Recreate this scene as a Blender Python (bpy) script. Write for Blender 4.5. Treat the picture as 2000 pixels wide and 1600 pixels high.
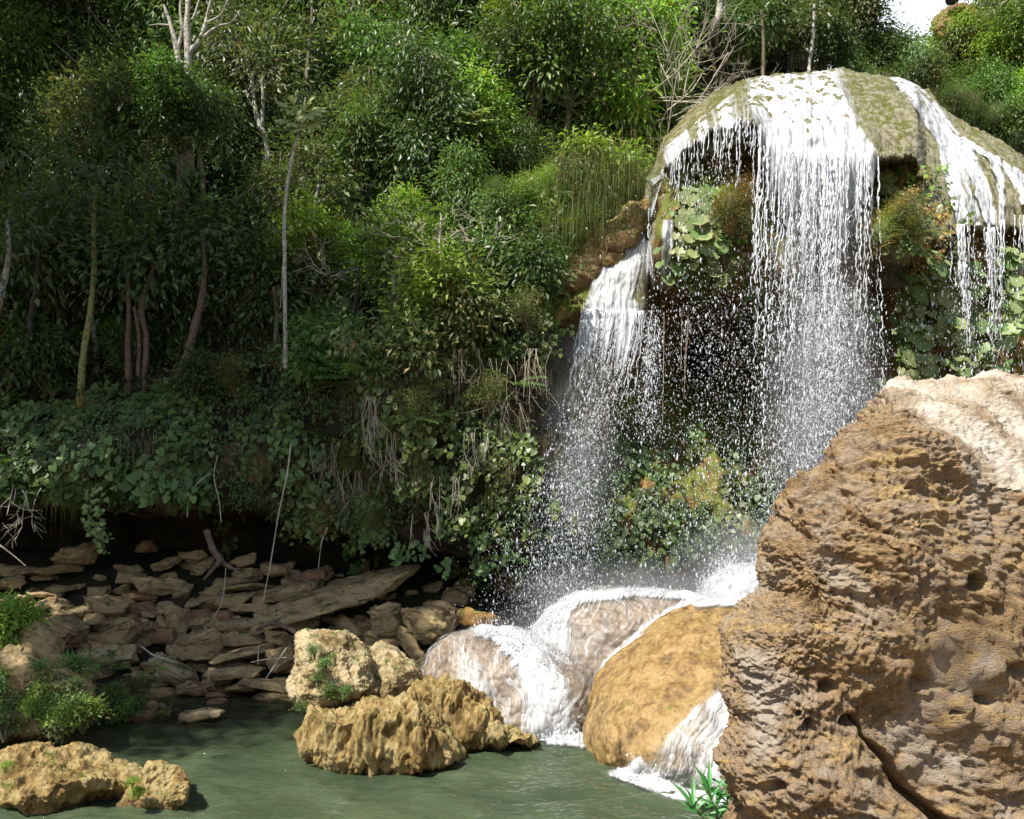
import bpy, math, random
import numpy as np
from mathutils import Vector, Matrix
for o in list(bpy.data.objects): bpy.data.objects.remove(o)
random.seed(5); RS = np.random.RandomState(11)
SC = bpy.context.scene; COL = SC.collection
F0, HY, CH = 1600.0, 1000.0, 3.0      # focal length in px of a 2000 px wide frame, horizon row, eye height

# ------------------------------------------------------------------ camera
cam = bpy.data.cameras.new('camera'); co = bpy.data.objects.new('camera', cam); COL.objects.link(co)
co.location = (0, 0, CH); co.rotation_euler = (math.radians(90), 0, 0)
cam.sensor_width = 36; cam.lens = 36*F0/2000; cam.shift_y = 0.1; cam.clip_end = 400; SC.camera = co
# ------------------------------------------------------------------ sun and sky
SUN = Vector((-0.38, -0.42, 0.82)).normalized()
sl = bpy.data.lights.new('sun', 'SUN'); so = bpy.data.objects.new('sun', sl); COL.objects.link(so)
sl.energy = 5.0; sl.angle = math.radians(0.5); sl.color = (1, 0.95, 0.86)
so.rotation_euler = SUN.to_track_quat('Z', 'Y').to_euler(); so.location = SUN*60
W = bpy.data.worlds.new('World'); SC.world = W; W.use_nodes = True
wn, wl = W.node_tree.nodes, W.node_tree.links; wn.clear()
wo = wn.new('ShaderNodeOutputWorld'); wb = wn.new('ShaderNodeBackground'); ws = wn.new('ShaderNodeTexSky')
ws.sky_type = 'NISHITA'; ws.sun_disc = False
ws.sun_elevation = math.asin(SUN.z); ws.sun_rotation = math.atan2(SUN.x, SUN.y)
wm = wn.new('ShaderNodeMix'); wm.data_type = 'RGBA'; wt = wn.new('ShaderNodeTexNoise'); wt.inputs['Scale'].default_value = 3
wt.inputs['Detail'].default_value = 6
wc = wn.new('ShaderNodeTexCoord'); wr = wn.new('ShaderNodeMapRange'); wr.inputs[1].default_value = .35; wr.inputs[2].default_value = .6
wr.inputs[3].default_value = .55; wr.inputs[4].default_value = .95
wz = wn.new('ShaderNodeSeparateXYZ'); we = wn.new('ShaderNodeMapRange'); wx_ = wn.new('ShaderNodeMath'); wx_.operation = 'MULTIPLY'
wl.new(wc.outputs['Generated'], wz.inputs[0]); wl.new(wz.outputs[2], we.inputs[0])
for i_, v_ in ((1, .62), (2, .85), (3, 1.), (4, .12)): we.inputs[i_].default_value = v_      # cloud bank low in the sky, clear overhead
wl.new(wc.outputs['Generated'], wt.inputs['Vector']); wl.new(wt.outputs[0], wr.inputs[0]); wl.new(wr.outputs[0], wx_.inputs[0]); wl.new(we.outputs[0], wx_.inputs[1]); wy_ = wn.new('ShaderNodeMapRange'); wq = wn.new('ShaderNodeMath'); wq.operation = 'MULTIPLY'; wl.new(wz.outputs[1], wy_.inputs[0])
for i_, v_ in ((1, .1), (2, .6), (3, .12), (4, 1.)): wy_.inputs[i_].default_value = v_
wl.new(wx_.outputs[0], wq.inputs[0]); wl.new(wy_.outputs[0], wq.inputs[1]); wl.new(wq.outputs[0], wm.inputs[0])
wl.new(ws.outputs[0], wm.inputs[6]); wm.inputs[7].default_value = (15, 15.5, 16, 1)   # bright cloud
wl.new(wm.outputs[2], wb.inputs[0]); wb.inputs[1].default_value = 0.075; wl.new(wb.outputs[0], wo.inputs[0])
SC.view_settings.view_transform = 'Standard'; SC.view_settings.look = 'None'; SC.view_settings.gamma = 1
SC.view_settings.exposure = 0.9
SC.cycles.max_bounces = 6; SC.cycles.transparent_max_bounces = 24; SC.cycles.use_denoising = True
SC.cycles.diffuse_bounces = 3; SC.cycles.glossy_bounces = 2; SC.cycles.transmission_bounces = 3

# ------------------------------------------------------------------ maths
def sm(a, b, x):
    t = np.clip((np.asarray(x, float)-a)/(b-a), 0, 1); return t*t*(3-2*t)
def at(px, py, Y): return Vector(((px-1000)/F0*Y, Y, CH+(HY-py)/F0*Y))
def atn(px, py, Y):
    px, py, Y = np.broadcast_arrays(np.asarray(px, float), np.asarray(py, float), np.asarray(Y, float))
    return np.stack([(px-1000)/F0*Y, Y, CH+(HY-py)/F0*Y], -1)
_p = np.random.RandomState(3).permutation(256); PT = np.concatenate([_p, _p]).astype(np.int64)
_g = np.random.RandomState(4).normal(size=(256, 3)); GT = _g/np.linalg.norm(_g, axis=1)[:, None]
def hsh(i, j, k, s=0): return PT[(PT[(PT[(i+s) & 255]+j) & 255]+k) & 255]
def pn(P, s=0):
    P = np.asarray(P, float); I = np.floor(P).astype(np.int64); f = P-I; u = f*f*f*(f*(f*6-15)+10); r = 0
    for a in (0, 1):
        wx = u[:, 0] if a else 1-u[:, 0]
        for b in (0, 1):
            wy = u[:, 1] if b else 1-u[:, 1]
            for c in (0, 1):
                wz = u[:, 2] if c else 1-u[:, 2]
                g = GT[hsh(I[:, 0]+a, I[:, 1]+b, I[:, 2]+c, s)]
                r = r+wx*wy*wz*(g[:, 0]*(f[:, 0]-a)+g[:, 1]*(f[:, 1]-b)+g[:, 2]*(f[:, 2]-c))
    return r*1.5
def fbm(P, o=4, s=0, g=.5, ridge=False):
    r = 0; a = 1; P = np.asarray(P, float)
    for i in range(o):
        n = pn(P, s+i*17); r = r+a*((1-2*np.abs(n)) if ridge else n); P = P*2.03+7.3; a *= g
    return r
def worley(P, s=0):
    P = np.asarray(P, float); I = np.floor(P).astype(np.int64); n = len(P)
    d1 = np.full(n, 9.); d2 = np.full(n, 9.); cid = np.zeros(n, np.int64); off = np.zeros((n, 3))
    for a in (-1, 0, 1):
        for b in (-1, 0, 1):
            for c in (-1, 0, 1):
                h = hsh(I[:, 0]+a, I[:, 1]+b, I[:, 2]+c, s)
                q = np.stack([I[:, 0]+a+h/256., I[:, 1]+b+PT[h+11 & 255]/256., I[:, 2]+c+PT[h+71 & 255]/256.], 1)
                v = P-q; d = np.sqrt((v*v).sum(1)); m = d < d1
                d2 = np.where(m, d1, np.minimum(d2, d)); off[m] = v[m]; cid[m] = h[m]; d1 = np.where(m, d, d1)
    return d1, d2, cid, off
def chunks(P, s=0, k=.5):      # faceted broken-stone offset
    d1, d2, cid, off = worley(P, s); g = GT[cid]
    w = np.clip((d2-d1)/.35, 0, 1); w = w*w*(3-2*w)
    return ((off*g).sum(1)+(GT[(cid+5) & 255][:, 0])*.3)*k*w
def crom(xs, ys, x):
    xs = np.asarray(xs, float); ys = np.asarray(ys, float)
    m = np.gradient(ys, xs); x = np.clip(x, xs[0], xs[-1]); i = np.clip(np.searchsorted(xs, x)-1, 0, len(xs)-2)
    h = xs[i+1]-xs[i]; t = (x-xs[i])/h
    return (2*t**3-3*t**2+1)*ys[i]+(t**3-2*t**2+t)*h*m[i]+(-2*t**3+3*t**2)*ys[i+1]+(t**3-t**2)*h*m[i+1]

# ------------------------------------------------------------------ mesh helpers
def mesh(name, V, F, mat=None, smooth=True, attrs=None):
    V = np.asarray(V, np.float32); F = np.asarray(F, np.int32); me = bpy.data.meshes.new(name)
    me.vertices.add(len(V)); me.vertices.foreach_set('co', V.ravel())
    k = F.shape[1]; me.loops.add(F.size); me.loops.foreach_set('vertex_index', F.ravel())
    me.polygons.add(len(F)); me.polygons.foreach_set('loop_start', np.arange(0, F.size, k, dtype=np.int32))
    me.polygons.foreach_set('loop_total', np.full(len(F), k, np.int32))
    me.polygons.foreach_set('use_smooth', np.full(len(F), smooth))
    me.update(calc_edges=True)
    for an, A in (attrs or {}).items():
        at_ = me.attributes.new(an, 'FLOAT_VECTOR', 'POINT'); at_.data.foreach_set('vector', np.asarray(A, np.float32).ravel())
    if mat: me.materials.append(mat)
    return me
def obj(name, me, parent=None, loc=(0, 0, 0)):
    o = bpy.data.objects.new(name, me); COL.objects.link(o); o.location = loc
    if parent: o.parent = parent
    return o
def put(name, V, F, mat, parent=None, smooth=True, attrs=None, origin=None):
    V = np.asarray(V, float); ploc = Vector(parent.location) if parent else Vector((0, 0, 0))
    org = np.array(origin if origin is not None else (np.array(ploc) if parent else [V[:, 0].mean(), V[:, 1].mean(), V[:, 2].min()]), float)
    return obj(name, mesh(name, V-org, F, mat, smooth, attrs), parent, Vector(org)-ploc)
ALL = []
def tag(o, label, cat, group=None, kind=None):
    if kind: o['kind'] = kind
    if label: o['label'] = label
    if cat: o['category'] = cat
    if group: o['group'] = group
    ALL.append(o); return o
def empty(name, loc, label, cat, group=None, rz=0):
    o = bpy.data.objects.new(name, None); COL.objects.link(o); o.location = loc; o.rotation_euler = (0, 0, rz); o.empty_display_size = .2
    return tag(o, label, cat, group)
def copy_thing(r, loc, rz=0, sc=1, label=None, group=None, mat=None, rot=None):
    c = r.copy(); COL.objects.link(c); c.location = loc; c.rotation_euler = rot or (0, 0, rz)
    c.scale = (sc,)*3 if not hasattr(sc, '__len__') else sc
    for ch in list(r.children):
        d = ch.copy(); COL.objects.link(d); d.parent = c; d.matrix_parent_inverse = ch.matrix_parent_inverse.copy()
        if mat and ch.name.split('.')[0] in ('crown', 'leaves', 'foliage'):
            d.material_slots[0].link = 'OBJECT'; d.material_slots[0].material = mat
        for g in ch.children:
            e = g.copy(); COL.objects.link(e); e.parent = d
    if label: c['label'] = label
    if group: c['group'] = group
    ALL.append(c); return c
def grid_faces(nu, nv, wrap=False):
    i = np.arange(nu if wrap else nu-1)[:, None]; j = np.arange(nv-1)[None]
    a = i*nv+j; b = ((i+1) % nu)*nv+j
    return np.stack([a, b, b+1, a+1], -1).reshape(-1, 4)
def cubesphere(n):
    l = np.tan(np.linspace(-1, 1, n+1)*math.pi/4); A, B = np.meshgrid(l, l, indexing='ij'); o = np.ones_like(A); Vs = []; Fs = []; k = 0
    for X, flip in (((A, B, o), 0), ((A, B, -o), 1), ((o, A, B), 0), ((-o, A, B), 1), ((B, o, A), 0), ((B, -o, A), 1)):
        v = np.stack(X, -1).reshape(-1, 3); f = grid_faces(n+1, n+1); Vs.append(v); Fs.append((f[:, ::-1] if flip else f)+k); k += len(v)
    V = np.concatenate(Vs); F = np.concatenate(Fs)
    _, idx, inv = np.unique(np.round(V*1e5).astype(np.int64), axis=0, return_index=True, return_inverse=True)
    V = V[idx]; F = inv.ravel()[F]
    return V/np.linalg.norm(V, axis=1)[:, None], F
def normals(V, F):
    n = np.cross(V[F[:, 2]]-V[F[:, 0]], V[F[:, 3]]-V[F[:, 1]]) if F.shape[1] == 4 else np.cross(V[F[:, 1]]-V[F[:, 0]], V[F[:, 2]]-V[F[:, 0]])
    N = np.zeros_like(V)
    for k in range(F.shape[1]): np.add.at(N, F[:, k], n)
    return N/np.maximum(np.linalg.norm(N, axis=1), 1e-9)[:, None]
def tube(pts, rad, sides=6, smooth=3):
    P = np.array([list(p) for p in pts], float); R = np.broadcast_to(np.asarray(rad, float), (len(P),)).astype(float)
    if smooth > 1 and len(P) > 2:
        t = np.arange(len(P)); tt = np.linspace(0, len(P)-1, (len(P)-1)*smooth+1)
        P = np.stack([crom(t, P[:, k], tt) for k in range(3)], 1); R = np.interp(tt, t, R)
    T = np.gradient(P, axis=0); T /= np.maximum(np.linalg.norm(T, axis=1), 1e-9)[:, None]
    up = np.where(np.abs(T[:, 2:3]) > .9, [[1., 0, 0]], [[0, 0, 1.]]); U = np.cross(T, up); U /= np.linalg.norm(U, axis=1)[:, None]; Wv = np.cross(T, U)
    a = np.linspace(0, 2*math.pi, sides, endpoint=False)
    V = P[:, None]+R[:, None, None]*(U[:, None]*np.cos(a)[None, :, None]+Wv[:, None]*np.sin(a)[None, :, None])
    n = len(P); f = []
    i = np.arange(n-1)[:, None]; j = np.arange(sides)[None]; A = i*sides+j; B = i*sides+(j+1) % sides
    F = np.stack([A, B, B+sides, A+sides], -1).reshape(-1, 4)
    return V.reshape(-1, 3), F
def join(parts):
    k = 0; Vs = []; Fs = []
    for V, F in parts: Vs.append(V); Fs.append(np.asarray(F)+k); k += len(V)
    return np.concatenate(Vs), np.concatenate(Fs)
def unit(a): return a/np.maximum(np.linalg.norm(a, axis=-1, keepdims=True), 1e-9)
def scatter(T, P, D, N, S, rs=RS):
    """T=(verts[x side,y along,z normal], tris); P positions, D tip direction, N normal hint, S sizes"""
    Tv, Tf = T; D = unit(D); X = unit(np.cross(D, N)); Z = np.cross(X, D); S = np.broadcast_to(S, (len(P),))
    V = P[:, None]+S[:, None, None]*(X[:, None]*Tv[None, :, 0:1]+D[:, None]*Tv[None, :, 1:2]+Z[:, None]*Tv[None, :, 2:3])
    F = Tf[None]+(np.arange(len(P))*len(Tv))[:, None, None]
    return V.reshape(-1, 3), F.reshape(-1, Tf.shape[1])
# leaf templates (unit length)
L_SMALL = (np.array([[0, 0, 0], [-.2, .45, .06], [0, 1, -.08], [.2, .45, .06]]), np.array([[0, 2, 1], [0, 3, 2]]))
def fan(xs, ys, cup=.1, cen=.35):
    v = [[0, cen, 0]]+[[x, y, cup*(abs(x)*1.2+.5*(y-cen)**2*-1)] for x, y in zip(xs, ys)]; n = len(xs)
    return (np.array(v), np.array([[0, 1+i, 1+(i+1) % n] for i in range(n)]))
L_HEART = fan([0, .22, .42, .46, .33, .15, 0, -.15, -.33, -.46, -.42, -.22], [.06, -.1, .02, .3, .62, .86, 1.02, .86, .62, .3, .02, -.1])
_a = np.linspace(0, 2*math.pi, 21)[:-1]-math.pi/2
L_ROUND = fan(list(np.cos(_a)*.52*(1+.07*np.cos(_a*10))), list(.42+np.sin(_a)*.5*(1+.07*np.cos(_a*10))-.0), .18, .3)
L_ROUND[0][1] = [0, .22, -.02]
L_LANCE = (np.array([[0, 0, 0], [-.075, .3, .03], [0, .3, 0], [.075, .3, .03], [-.06, .65, .0], [0, .68, -.05], [.06, .65, 0], [0, 1, -.16]]),
           np.array([[0, 2, 1], [0, 3, 2], [1, 2, 5], [1, 5, 4], [2, 3, 6], [2, 6, 5], [4, 5, 7], [5, 6, 7]]))
L_BLADE = (np.array([[-.012, 0, 0], [.012, 0, 0], [-.010, .4, .10], [.010, .4, .10], [-.007, .75, .0], [.007, .75, .0], [0, 1, -.2]]),
           np.array([[0, 1, 3], [0, 3, 2], [2, 3, 5], [2, 5, 4], [4, 5, 6]]))
def pinnate(n=9, w=.34, lw=.055, droop=.25):
    V = []; F = []
    for i in range(n):
        y = .12+.82*i/(n-1); L = w*math.sin(math.pi*(.18+.78*i/(n-1)))**.8
        for s in (-1, 1):
            k = len(V); z = -droop*y*y
            V += [[0, y-lw*.5, z], [s*L*.55, y+L*.25-lw*.6, z-.02], [s*L, y+L*.45, z-.08], [s*L*.5, y+L*.25+lw*.5, z-.02], [0, y+lw*.4, z]]
            F += [[k, k+1, k+3], [k, k+3, k+4], [k+1, k+2, k+3]] if s > 0 else [[k, k+3, k+1], [k, k+4, k+3], [k+1, k+3, k+2]]
    k = len(V); V += [[-.008, 0, 0], [.008, 0, 0], [0, 1, -droop]]; F += [[k, k+1, k+2]]
    return (np.array(V), np.array(F))
L_FERN = pinnate(14, .2, .035, .35); L_PHILO = pinnate(7, .42, .1, .2)

# ------------------------------------------------------------------ materials
class Mt:
    def __init__(s, name):
        s.m = bpy.data.materials.new(name); s.m.use_nodes = True; s.t = s.m.node_tree; s.t.nodes.clear(); s.out = s.n('OutputMaterial')
    def n(s, ty, ins=None, **kw):
        x = s.t.nodes.new('ShaderNode'+ty)
        for k, v in kw.items(): setattr(x, k, v)
        for k, v in (ins or {}).items():
            if hasattr(v, 'links') or isinstance(v, bpy.types.NodeSocket): s.t.links.new(v, x.inputs[k])
            else: x.inputs[k].default_value = v
        return x
    def math(s, op, a, b=0.0, c=None, clamp=False):
        d = {0: a, 1: b}
        if c is not None: d[2] = c
        return s.n('Math', d, operation=op, use_clamp=clamp).outputs[0]
    def noise(s, vec, scale, detail=4, rough=.55, dist=0):
        return s.n('TexNoise', {'Vector': vec, 'Scale': scale, 'Detail': detail, 'Roughness': rough, 'Distortion': dist}).outputs[0]
    def ramp(s, f, pts):
        r = s.n('ValToRGB', {0: f}); e = r.color_ramp.elements
        while len(e) < len(pts): e.new(.5)
        for q, (p, c) in zip(e, pts): q.position = p; q.color = (*c, 1) if len(c) == 3 else c
        return r.outputs[0]
    def mix(s, f, a, b, mode='MIX'):
        x = s.n('Mix', data_type='RGBA', blend_type=mode)
        for k, v in ((0, f), (6, a), (7, b)):
            if isinstance(v, bpy.types.NodeSocket): s.t.links.new(v, x.inputs[k])
            else: x.inputs[k].default_value = v if k == 0 else (*v, 1)
        return x.outputs[2]
    def rng(s, v, a, b, c=0., d=1.): return s.n('MapRange', {0: v, 1: a, 2: b, 3: c, 4: d}).outputs[0]
    def fin(s, sh, disp=None):
        s.t.links.new(sh, s.out.inputs[0]); return s.m
def rockmat(name, ramp, scale=1., moss=0., mosscol=(.07, .10, .015), rough=.85, bump=.5, bdist=.03, stretch=(1, 1, 1), rot=(0, 0, 0), spec=.3, wet=None, pits=0, stain=None, fine=1.0, micro=.35, cvar=.55, cap=None, wetline=False):
    m = Mt(name); geo = m.n('NewGeometry'); pos = geo.outputs['Position']
    mp = m.n('Mapping', {'Vector': pos, 'Scale': stretch, 'Rotation': rot}).outputs[0]
    n1 = m.noise(mp, 1.3*scale, 6, .6, .4); n2 = m.noise(mp, 6*scale, 8, .65, .3); n3 = m.noise(mp, 38*scale*fine, 6, .7)
    f = m.math('ADD', m.math('MULTIPLY', n1, .55), m.math('MULTIPLY', n2, .45))
    c = m.ramp(f, ramp)
    c = m.mix(m.rng(n3, .3, .7, .0, cvar), c, m.mix(1, c, (.42, .38, .34), 'MULTIPLY'))
    if stain:
        ns = m.noise(pos, 2.1*scale, 5, .6, .5); c = m.mix(m.rng(ns, .52, .66), c, stain)
    if moss > 0:
        nz = m.n('SeparateXYZ', {0: geo.outputs['Normal']}).outputs[2]
        nm = m.noise(pos, 2.6*scale, 7, .7)
        k = m.math('ADD', m.math('MULTIPLY', nz, .12), nm)
        k = m.rng(k, .72-.3*moss, .80-.3*moss)
        mc = m.ramp(m.noise(pos, 30, 4), [(.3, tuple(x*.5 for x in mosscol)), (.7, tuple(x*1.5 for x in mosscol))])
        c = m.mix(k, c, mc)
    if cap:
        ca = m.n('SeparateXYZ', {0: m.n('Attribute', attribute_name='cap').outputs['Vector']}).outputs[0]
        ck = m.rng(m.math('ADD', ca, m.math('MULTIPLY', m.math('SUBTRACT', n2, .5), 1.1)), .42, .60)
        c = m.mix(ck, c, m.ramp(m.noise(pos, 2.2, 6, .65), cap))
    if wetline:
        wz = m.n('SeparateXYZ', {0: pos}).outputs[2]; wk = m.rng(m.math('ADD', wz, m.math('MULTIPLY', m.noise(pos, 5, 3), .12)), .10, .22, .75, 0.)
        c = m.mix(wk, c, m.mix(1, c, (.42, .36, .26), 'MULTIPLY'))
    h = m.math('ADD', m.math('MULTIPLY', n2, 1.0), m.math('MULTIPLY', n3, micro))
    h = m.math('ADD', h, m.math('MULTIPLY', m.noise(mp, 120*scale*fine, 3, .6), .12))
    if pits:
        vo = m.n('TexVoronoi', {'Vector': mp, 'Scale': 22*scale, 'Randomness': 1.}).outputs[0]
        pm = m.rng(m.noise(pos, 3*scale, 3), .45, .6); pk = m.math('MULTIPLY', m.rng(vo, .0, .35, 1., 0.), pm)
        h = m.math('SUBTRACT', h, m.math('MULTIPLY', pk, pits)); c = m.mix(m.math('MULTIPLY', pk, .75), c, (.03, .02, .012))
    b = m.n('Bump', {'Strength': bump, 'Distance': bdist, 'Height': h}).outputs[0]
    rg = rough
    if wet is not None: rg = m.rng(m.noise(pos, 4, 4), .35, .65, wet, rough)
    p = m.n('BsdfPrincipled', {'Base Color': c, 'Roughness': rg, 'Specular IOR Level': spec, 'Normal': b})
    return m.fin(p.outputs[0])
def leafmat(name, c0, c1, trans=.35, rough=.42, tip=None):
    m = Mt(name); geo = m.n('NewGeometry'); oi = m.n('ObjectInfo')
    r = geo.outputs['Random Per Island']
    c = m.mix(r, c0, c1)
    c = m.mix(m.rng(r, .955, .96), c, tip or tuple(x*.9 for x in (c1[0]*1.5, c1[1]*.9, c1[2])))
    hs = m.n('HueSaturation', {'Color': c, 'Hue': m.rng(oi.outputs['Random'], 0, 1, .485, .515), 'Value': m.rng(oi.outputs['Random'], 0, 1, .8, 1.2)}).outputs[0]
    n = m.noise(geo.outputs['Position'], 14, 3); hs = m.mix(m.rng(n, .35, .65, 0, .4), hs, m.mix(1, hs, (.6, .6, .6), 'MULTIPLY'))
    p = m.n('BsdfPrincipled', {'Base Color': hs, 'Roughness': rough, 'Specular IOR Level': .45}).outputs[0]
    tr = m.n('BsdfTranslucent', {'Color': m.mix(1, hs, (1.0, 1.15, .5), 'MULTIPLY')}).outputs[0]
    return m.fin(m.n('MixShader', {0: trans, 1: p, 2: tr}).outputs[0])
def plain(name, ramp, scale=8, rough=.8, bump=.4, stretch=(1, 1, 1)):
    m = Mt(name); geo = m.n('NewGeometry'); mp = m.n('Mapping', {'Vector': geo.outputs['Position'], 'Scale': stretch}).outputs[0]
    n = m.noise(mp, scale, 6, .65); b = m.n('Bump', {'Strength': bump, 'Distance': .01, 'Height': m.noise(mp, scale*4, 4)}).outputs[0]
    return m.fin(m.n('BsdfPrincipled', {'Base Color': m.ramp(n, ramp), 'Roughness': rough, 'Normal': b}).outputs[0])
def foammat(name, thr=.5, soft=.12, us=9., vs=1.1, white=(.72, .74, .76), base=1.0, trans=.25, floor=0., bmp=.7):
    """streaked falling water: attribute flow = (across m, along m, density 0..1)"""
    m = Mt(name); fl = m.n('Attribute', attribute_name='flow').outputs['Vector']; s = m.n('SeparateXYZ', {0: fl}); d = s.outputs[2]
    v1 = m.n('Mapping', {'Vector': fl, 'Scale': (us, vs, 0)}).outputs[0]
    v2 = m.n('Mapping', {'Vector': fl, 'Scale': (us*3.2, vs*2.8, 0), 'Location': (3, 1, 0)}).outputs[0]
    n1 = m.noise(v1, 1, 5, .6, .35); n2 = m.noise(v2, 1, 5, .65, .5)
    v = m.math('ADD', m.math('MULTIPLY', n1, .6), m.math('MULTIPLY', n2, .4))
    k = m.math('ADD', v, m.math('MULTIPLY', m.math('SUBTRACT', d, .5), base))
    a = m.rng(k, thr-soft, thr+soft)
    if floor: a = m.math('MAXIMUM', a, m.math('MULTIPLY', m.rng(d, .1, .7), m.math('MULTIPLY', n1, floor*2)))
    b = m.n('Bump', {'Strength': bmp, 'Distance': .05, 'Height': v}).outputs[0]
    col = m.mix(m.rng(v, .36, .58), tuple(x*.48 for x in white), white)
    p = m.n('BsdfPrincipled', {'Base Color': col, 'Roughness': .35, 'Specular IOR Level': .5, 'Normal': b}).outputs[0]
    t = m.n('BsdfTranslucent', {'Color': (*white, 1)}).outputs[0]
    sh = m.n('MixShader', {0: trans, 1: p, 2: t}).outputs[0]
    return m.fin(m.n('MixShader', {0: a, 1: m.n('BsdfTransparent').outputs[0], 2: sh}).outputs[0])
OCH = [(.34, (.035, .022, .009)), (.41, (.15, .09, .026)), (.49, (.35, .24, .085)), (.56, (.46, .37, .18)), (.64, (.20, .12, .032))]
M = {}
M['boulder'] = rockmat('ochre_limestone', OCH, 1.5, .30, (.09, .09, .015), .8, .9, .05, wetline=True, stretch=(1.6, 1.6, .55), wet=.45)  # ochre and tan are the stone's own colour
M['pale'] = rockmat('pale_limestone', [(.33, (.05, .035, .014)), (.42, (.22, .155, .065)), (.50, (.44, .35, .19)), (.58, (.52, .43, .27)), (.68, (.30, .20, .08))], 1.5, .40, (.06, .075, .012), .85, .9, .05, wetline=True)
M['slab'] = rockmat('brown_slab_stone', [(.30, (.06, .04, .02)), (.43, (.26, .18, .085)), (.54, (.48, .36, .19)), (.66, (.22, .155, .07))], 1.8, .25, (.05, .06, .015), .85, .9, .04, (1, 1, 2.2), wetline=True)
M['redslab'] = rockmat('reddish_slab_stone', [(.3, (.10, .055, .03)), (.5, (.24, .135, .07)), (.65, (.32, .2, .11))], 1.8, .12, (.06, .07, .02), .8, .6, .03)
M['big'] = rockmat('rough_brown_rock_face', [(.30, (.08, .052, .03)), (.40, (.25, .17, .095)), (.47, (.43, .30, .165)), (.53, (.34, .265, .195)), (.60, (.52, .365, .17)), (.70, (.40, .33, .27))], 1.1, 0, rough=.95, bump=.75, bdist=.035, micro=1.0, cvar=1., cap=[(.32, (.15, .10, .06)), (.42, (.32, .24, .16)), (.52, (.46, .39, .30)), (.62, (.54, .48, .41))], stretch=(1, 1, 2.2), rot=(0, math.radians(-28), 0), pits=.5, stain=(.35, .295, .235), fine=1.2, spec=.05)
M['cliff'] = rockmat('mossy_wet_travertine', [(.28, (.035, .027, .012)), (.42, (.13, .09, .03)), (.52, (.28, .16, .045)), (.62, (.36, .25, .08)), (.72, (.30, .29, .15))], 1.2, .80, (.13, .15, .02), .7, .8, .06, (2.2, 2.2, .6), wet=.35)
M['crest'] = rockmat('pale_green_wet_travertine', [(.34, (.06, .05, .02)), (.43, (.26, .23, .13)), (.50, (.55, .52, .37)), (.58, (.44, .40, .25)), (.66, (.24, .18, .06))], 1.9, .62, (.15, .15, .03), .6, 1., .06, cvar=.9, stretch=(4, 4, .6), wet=.3)
M['soil'] = rockmat('dark_forest_soil', [(.3, (.012, .010, .006)), (.5, (.035, .026, .014)), (.7, (.09, .055, .025))], 1.2, .4, (.02, .03, .008), .95, .8, .06)
M['wetrock'] = rockmat('wet_golden_travertine', [(.34, (.045, .026, .01)), (.42, (.16, .09, .024)), (.50, (.32, .20, .065)), (.57, (.42, .29, .115)), (.66, (.18, .11, .03))], 1.9, .12, (.15, .13, .015), .5, .8, .035, (1.5, 1.5, .9), (0, math.radians(40), 0), .6, wet=.18)
M['greyrock'] = rockmat('wet_grey_brown_travertine', [(.32, (.05, .032, .02)), (.43, (.16, .11, .07)), (.53, (.29, .22, .15)), (.66, (.18, .12, .065))], 1.3, .05, (.1, .1, .02), .5, .6, .03, (1.5, 1.5, .8), wet=.2, spec=.6)
M['bark'] = plain('mossy_bark', [(.35, (.05, .04, .025)), (.6, (.13, .11, .05)), (.75, (.2, .19, .08))], 14)
M['palebark'] = plain('pale_grey_bark', [(.35, (.16, .14, .11)), (.6, (.42, .40, .35)), (.8, (.55, .53, .47))], 12)
M['redbark'] = plain('reddish_bark', [(.35, (.05, .034, .022)), (.6, (.14, .10, .065)), (.8, (.24, .18, .11))], 12)
M['darkbark'] = plain('dark_bark', [(.35, (.02, .017, .012)), (.7, (.07, .055, .04))], 12)
M['dead'] = plain('bleached_dead_wood', [(.3, (.28, .24, .18)), (.7, (.55, .50, .40))], 12)
M['lime'] = leafmat('lime_leaves', (.20, .34, .05), (.36, .48, .09), .4, .48)
M['green'] = leafmat('green_leaves', (.085, .165, .045), (.18, .28, .075), .35, .46)
M['dark'] = leafmat('dark_leaves', (.05, .085, .03), (.12, .17, .055), .3, .42)
M['olive'] = leafmat('olive_leaves', (.11, .14, .05), (.22, .25, .10), .35, .48)
M['heart'] = leafmat('heart_vine_leaves', (.06, .10, .022), (.19, .22, .045), .3, .4, (.3, .26, .05))
M['round'] = leafmat('round_broad_leaves', (.13, .23, .07), (.32, .35, .14), .3, .45, (.34, .22, .07))
M['rust'] = leafmat('rusty_moss', (.20, .12, .03), (.34, .22, .06), .3, .7)
M['straw'] = leafmat('dry_hanging_grass', (.20, .15, .07), (.36, .30, .16), .3, .7)
M['ggrass'] = leafmat('green_hanging_grass', (.10, .14, .03), (.2, .2, .06), .35, .6)
M['foam'] = foammat('white_rushing_water', .40, .16, 7, 1.0, base=1.0)
M['veil'] = foammat('thin_white_water_veil', .50, .10, 14, .8, base=1.0)
M['film'] = foammat('sliding_foam_film', .50, .13, 17, 2.0, base=.95, floor=.16, bmp=.2)
def dropmat():
    m = Mt('white_water_drops'); p = m.n('BsdfPrincipled', {'Base Color': (.80, .82, .85, 1), 'Roughness': .2, 'Specular IOR Level': .6}).outputs[0]
    t = m.n('BsdfTranslucent', {'Color': (.75, .78, .82, 1)}).outputs[0]
    return m.fin(m.n('MixShader', {0: .4, 1: p, 2: t}).outputs[0])
M['drop'] = dropmat()
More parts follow.
